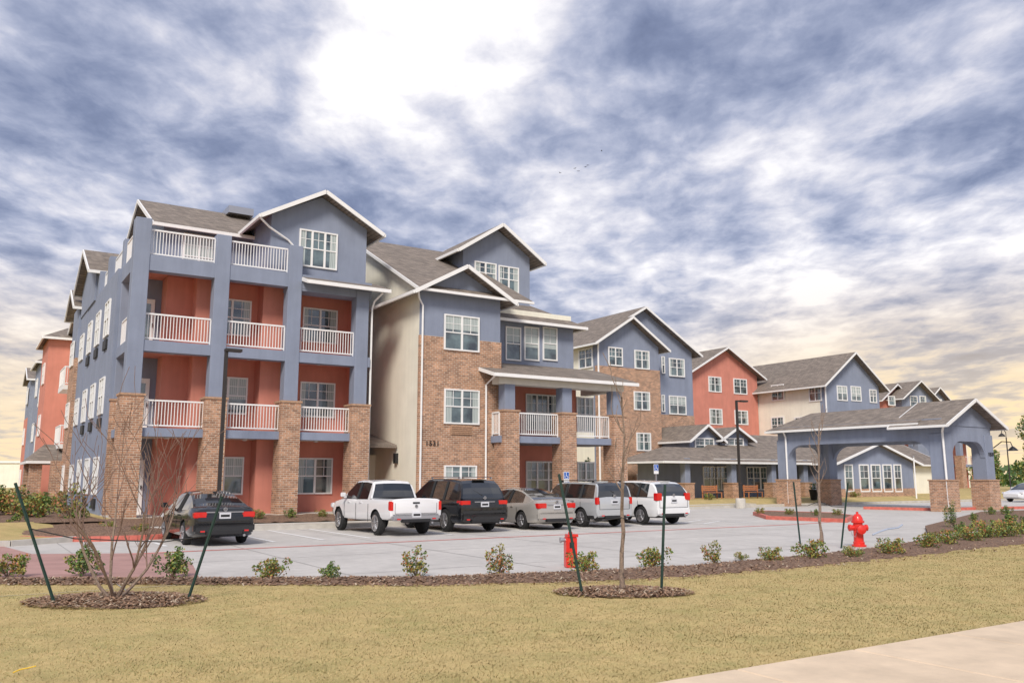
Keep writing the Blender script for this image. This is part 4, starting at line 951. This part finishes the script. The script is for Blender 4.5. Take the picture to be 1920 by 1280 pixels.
h=thing('bent_pipe','pale grey blue bent pipe rising from the pavement right of the hydrant','pipe',s,d,0,own=True);h.rotation_euler=(0,0,0)
m=MB();m.path([(0,0,.02),(.25,0,.12),(.5,0,.2),(.9,.1,.24),(1.05,.1,.34)],.028,7);m.build('tube',M['paleblue'],h,smooth=True)
def psign(label,u,vt,d,zt):
    sx,z=fr(u,vt,d);t=thing('parking_sign',label,'sign',sx,d,.15,own=True,group='accessible parking signs')
    H=z-.15;m=MB();m.box(-.03,.03,-.03,.03,0,H-.02);m.build('post',M['silver'],t)
    m=MB();m.box(-.15,.15,-.045,-.031,H-.46,H);m.build('plate',M['white'],t,bevel=.005)
    m=MB();m.box(-.13,.13,-.052,-.046,H-.31,H-.02);m.build('blue_panel',M['signblue'],t)
    m=MB();y=-.056;m.lathe([(.025,-.002),(.025,.002)],(-.02,y,H-.07),'y',10)
    m.beam((-.02,y,H-.1),(-.01,y,H-.19),.006,.03);m.beam((-.01,y,H-.19),(.06,y,H-.195),.006,.025);m.beam((.06,y,H-.19),(.085,y,H-.27),.006,.025)
    for k in range(14):
        a=2.6+k*.3;b=a+.3;m.beam((-.01+.08*cos(a),y,H-.22+.08*sin(a)),(-.01+.08*cos(b),y,H-.22+.08*sin(b)),.006,.016)
    m.build('wheelchair_symbol',M['white'],t)
psign('blue accessible parking sign behind the grey sedan',1061,884,-2.6,2);psign('blue accessible parking sign behind the white SUV',1229,870,-2.6,2)
s,d=gp(1719,940);h=thing('flagpole','slim white pole standing in front of the canopy opening','pole',s,d,0,own=True)
m=MB();m.lathe([(.12,0),(.12,.1),(.06,.12),(.05,3.4),(.0501,3.41)],(0,0,0));m.build('pole',M['white'],h,smooth=True);m=MB();m.lathe([(.02,-.07),(.07,0),(.02,.07)],(0,0,3.48));m.build('finial',M['silver'],h,smooth=True)
s,d=gp(1897,935);h=thing('street_lamp','dark gooseneck post lamp beyond the canopy at the right edge','street lamp',s,d,0,own=True)
m=MB();m.lathe([(.12,0),(.06,.5),(.05,5.4)],(0,0,0),n=8);m.path([(0,0,5.3),(.0,0,5.8),(-.3,0,6.1),(-.65,0,6.0),(-.7,0,5.7)],.035,6);m.build('pole',M['bronze'],h,smooth=True)
m=MB();m.lathe([(.3,0),(.22,.15),(.05,.3)],(-.7,0,5.45));m.build('lamp_shade',M['bronze'],h,smooth=True)
def bench(label,s,d):
    t=thing('park_bench',label,'bench',s,d,.385,own=True,group='wooden benches on the clubhouse porch');m=MB()
    for k in range(4): m.box(-.75,.75,-.25+k*.13,-.15+k*.13,.42,.46)
    m.build('seat',M['wood'],t);m=MB()
    for k in range(3): m.box(-.75,.75,.24,.28,.55+k*.13,.65+k*.13)
    m.build('backrest',M['wood'],t)
    for x in(-.7,.7):
        for y in(-.22,.22): m=MB();m.box(x-.03,x+.03,y-.03,y+.03,0,.42 if y<0 else .95);m.build('leg',M['wood'],t)
for nme,u in(('reddish wooden bench on the clubhouse porch, left one',1335),('reddish wooden bench on the clubhouse porch, right one',1412)):
    bench(nme,fr(u,920,dc-.6)[0],dc-.6)
for nme,u in(('dark tall planter by the left canopy pillar, right one',1526),('dark tall planter by the left canopy pillar, left one',1478)):
    sx=fr(u,930,6.3)[0];t=thing('planter',nme,'planter',sx,6.3,.3,own=True,group='dark planters by the canopy')
    m=MB();m.lathe([(.22,0),(.32,.7),(.34,.72),(.28,.7)],(0,0,0),n=14);m.build('pot',M['black'],t,smooth=True)
    m=MB();leaves(m,(0,0,.95),(.3,.3,.3),160,.1,[0,1]);m.build('foliage',[M['leaf1'],M['leaf2']],t,fix=False)
s,d=gp(44,1262);h=thing('marker_strip','yellow plastic strip lying on the lawn at the lower left','marker',s,d,.02,own=True);h.rotation_euler=(0,0,.6)
m=MB();m.path([(-.09,0,.0),(-.03,.01,.02),(.05,0,.03),(.1,-.01,.04)],.006,5);m.build('strip',M['yellow'],h)
for i,(u,v) in enumerate(((1050,324),(1078,316),(1084,321),(1098,313),(1128,283),(1102,310))):
    p=CAM+ray(u,v)*250;h=thing('bird','small dark bird flying under the clouds','bird',0,0,0,own=True,group='birds in the sky');h.location=p;h.rotation_euler=(0,0,R(0,3))
    m=MB();m.lathe([(.02,-.25),(.09,-.1),(.1,.05),(.06,.18),(.02,.25)],(0,0,0),'y',8);m.build('body',M['dark'],h,smooth=True)
    for sx in(-1,1): m=MB();m.slab([(sx*.05,.1,.03),(sx*.3,.08,.16),(sx*.6,-.08,.06),(sx*.3,-.08,.13),(sx*.05,-.1,.02)],.015);m.build('wing',M['dark'],h)
# ================================================================ WORLD
w=bpy.data.worlds.new("World");scene.world=w;w.use_nodes=True;nt=w.node_tree;NN=nt.nodes;L=nt.links
bg=NN['Background'];bg.inputs['Strength'].default_value=.115
sky=NN.new('ShaderNodeTexSky');sky.sky_type='NISHITA';sky.sun_disc=False
SE=radians(42);SAZ=radians(188)
sky.sun_elevation=SE;sky.sun_rotation=SAZ
tc=NN.new('ShaderNodeTexCoord');sp=NN.new('ShaderNodeSeparateXYZ');L.new(tc.outputs['Generated'],sp.inputs[0])
def math_(op,a,b=None,c=None,clamp=False):
    n=NN.new('ShaderNodeMath');n.operation=op;n.use_clamp=clamp
    for i,x in enumerate((a,b,c)):
        if x is None: continue
        if isinstance(x,(int,float)): n.inputs[i].default_value=x
        else: L.new(x,n.inputs[i])
    return n.outputs[0]
X,Y,Zc=sp.outputs
zz=math_('ADD',math_('MAXIMUM',Zc,0),.10)
px=math_('DIVIDE',X,zz);py=math_('DIVIDE',Y,zz)
cbn=NN.new('ShaderNodeCombineXYZ');L.new(px,cbn.inputs[0]);L.new(py,cbn.inputs[1])
def noise(scale,rot,sx,sy,detail,rough,loc=(0,0,0),dist=0):
    mp=NN.new('ShaderNodeMapping');mp.inputs['Rotation'].default_value=(0,0,rot);mp.inputs['Scale'].default_value=(sx,sy,1);mp.inputs['Location'].default_value=loc
    L.new(cbn.outputs[0],mp.inputs['Vector']);n=NN.new('ShaderNodeTexNoise');n.inputs['Scale'].default_value=scale;n.inputs['Detail'].default_value=detail;n.inputs['Roughness'].default_value=rough;n.inputs['Distortion'].default_value=dist
    L.new(mp.outputs[0],n.inputs['Vector']);return n.outputs['Fac']
n1=noise(1.9,radians(8),1.35,.8,8,.55,(3.1,1.7,0),.15)
n2=noise(6.5,radians(14),1.1,.85,6,.58,(0,0,0),.25)
n4=noise(.8,0,1.0,.6,2,.5,(7.3,2.2,0),0)
f=math_('ADD',math_('ADD',math_('MULTIPLY',n1,.56),math_('MULTIPLY',n2,.34)),math_('MULTIPLY',n4,.10))
def mrange(v,a,b,c,d,smooth=True):
    n=NN.new('ShaderNodeMapRange');n.interpolation_type='SMOOTHSTEP' if smooth else 'LINEAR'
    L.new(v,n.inputs['Value']);n.inputs['From Min'].default_value=a;n.inputs['From Max'].default_value=b;n.inputs['To Min'].default_value=c;n.inputs['To Max'].default_value=d;return n.outputs[0]
def blob(u,v,deg,amp):
    r=ray(u,v).normalized();vd=NN.new('ShaderNodeVectorMath');vd.operation='DOT_PRODUCT';L.new(tc.outputs['Generated'],vd.inputs[0]);vd.inputs[1].default_value=r
    return mrange(vd.outputs['Value'],cos(radians(deg)),1,0,amp)
for b_ in ((800,20,13,.11),(740,230,8,.04),(1130,440,7,.05),(1850,500,8,.09),(1640,545,7,.06),(1450,590,7,.08),(1250,330,8,.02),(150,140,22,-.03),(1000,170,7,-.045),(1750,620,7,-.06),(1850,600,7,-.04),(1650,100,15,-.015),(60,560,9,.05)):
    f=math_('ADD',f,blob(*b_))
rp=NN.new('ShaderNodeValToRGB');L.new(f,rp.inputs['Fac']);e=rp.color_ramp.elements
e[0].position=.30;e[0].color=(1.3,1.6,2.7,1);e[1].position=.64;e[1].color=(9.4,9.2,9.4,1)
for p_,c_ in((.40,(2.15,2.55,3.9,1)),(.46,(3.2,3.6,5.0,1)),(.51,(4.6,4.9,6.2,1)),(.57,(6.8,6.8,7.6,1))):
    q=e.new(p_);q.color=c_
hz=mrange(Zc,.0,.26,1,0)
wm=NN.new('ShaderNodeMix');wm.data_type='RGBA';wm.blend_type='MIX'
edge=math_('ADD',math_('ADD',blob(20,760,22,.75),blob(1920,760,26,1.1)),.2)
L.new(math_('MULTIPLY',hz,math_('MULTIPLY',mrange(f,.40,.55,.5,1),edge,),clamp=True),wm.inputs['Factor']);L.new(rp.outputs['Color'],wm.inputs[6]);wm.inputs[7].default_value=(9.6,7.4,4.5,1)
mx=NN.new('ShaderNodeMix');mx.data_type='RGBA';mx.inputs['Factor'].default_value=.06
L.new(wm.outputs[2],mx.inputs[6]);L.new(sky.outputs[0],mx.inputs[7])
L.new(mx.outputs[2],bg.inputs['Color'])
sl=bpy.data.lights.new('sun','SUN');sl.energy=3.1;sl.angle=radians(16);sl.color=(1,.92,.81)
so=bpy.data.objects.new('sun',sl);COL.objects.link(so)
sdv=Vector((sin(SAZ)*cos(SE),cos(SAZ)*cos(SE),sin(SE)))
so.rotation_euler=sdv.to_track_quat('Z','Y').to_euler()
cd=bpy.data.cameras.new('camera');cd.lens=30.0;cd.sensor_width=36;cd.clip_end=8000;cd.clip_start=.1
co=bpy.data.objects.new('camera',cd);COL.objects.link(co);co.location=CAM;co.rotation_euler=(pi/2+TH,0,0);scene.camera=co
scene.view_settings.view_transform='Standard';scene.view_settings.look='None';scene.view_settings.exposure=0
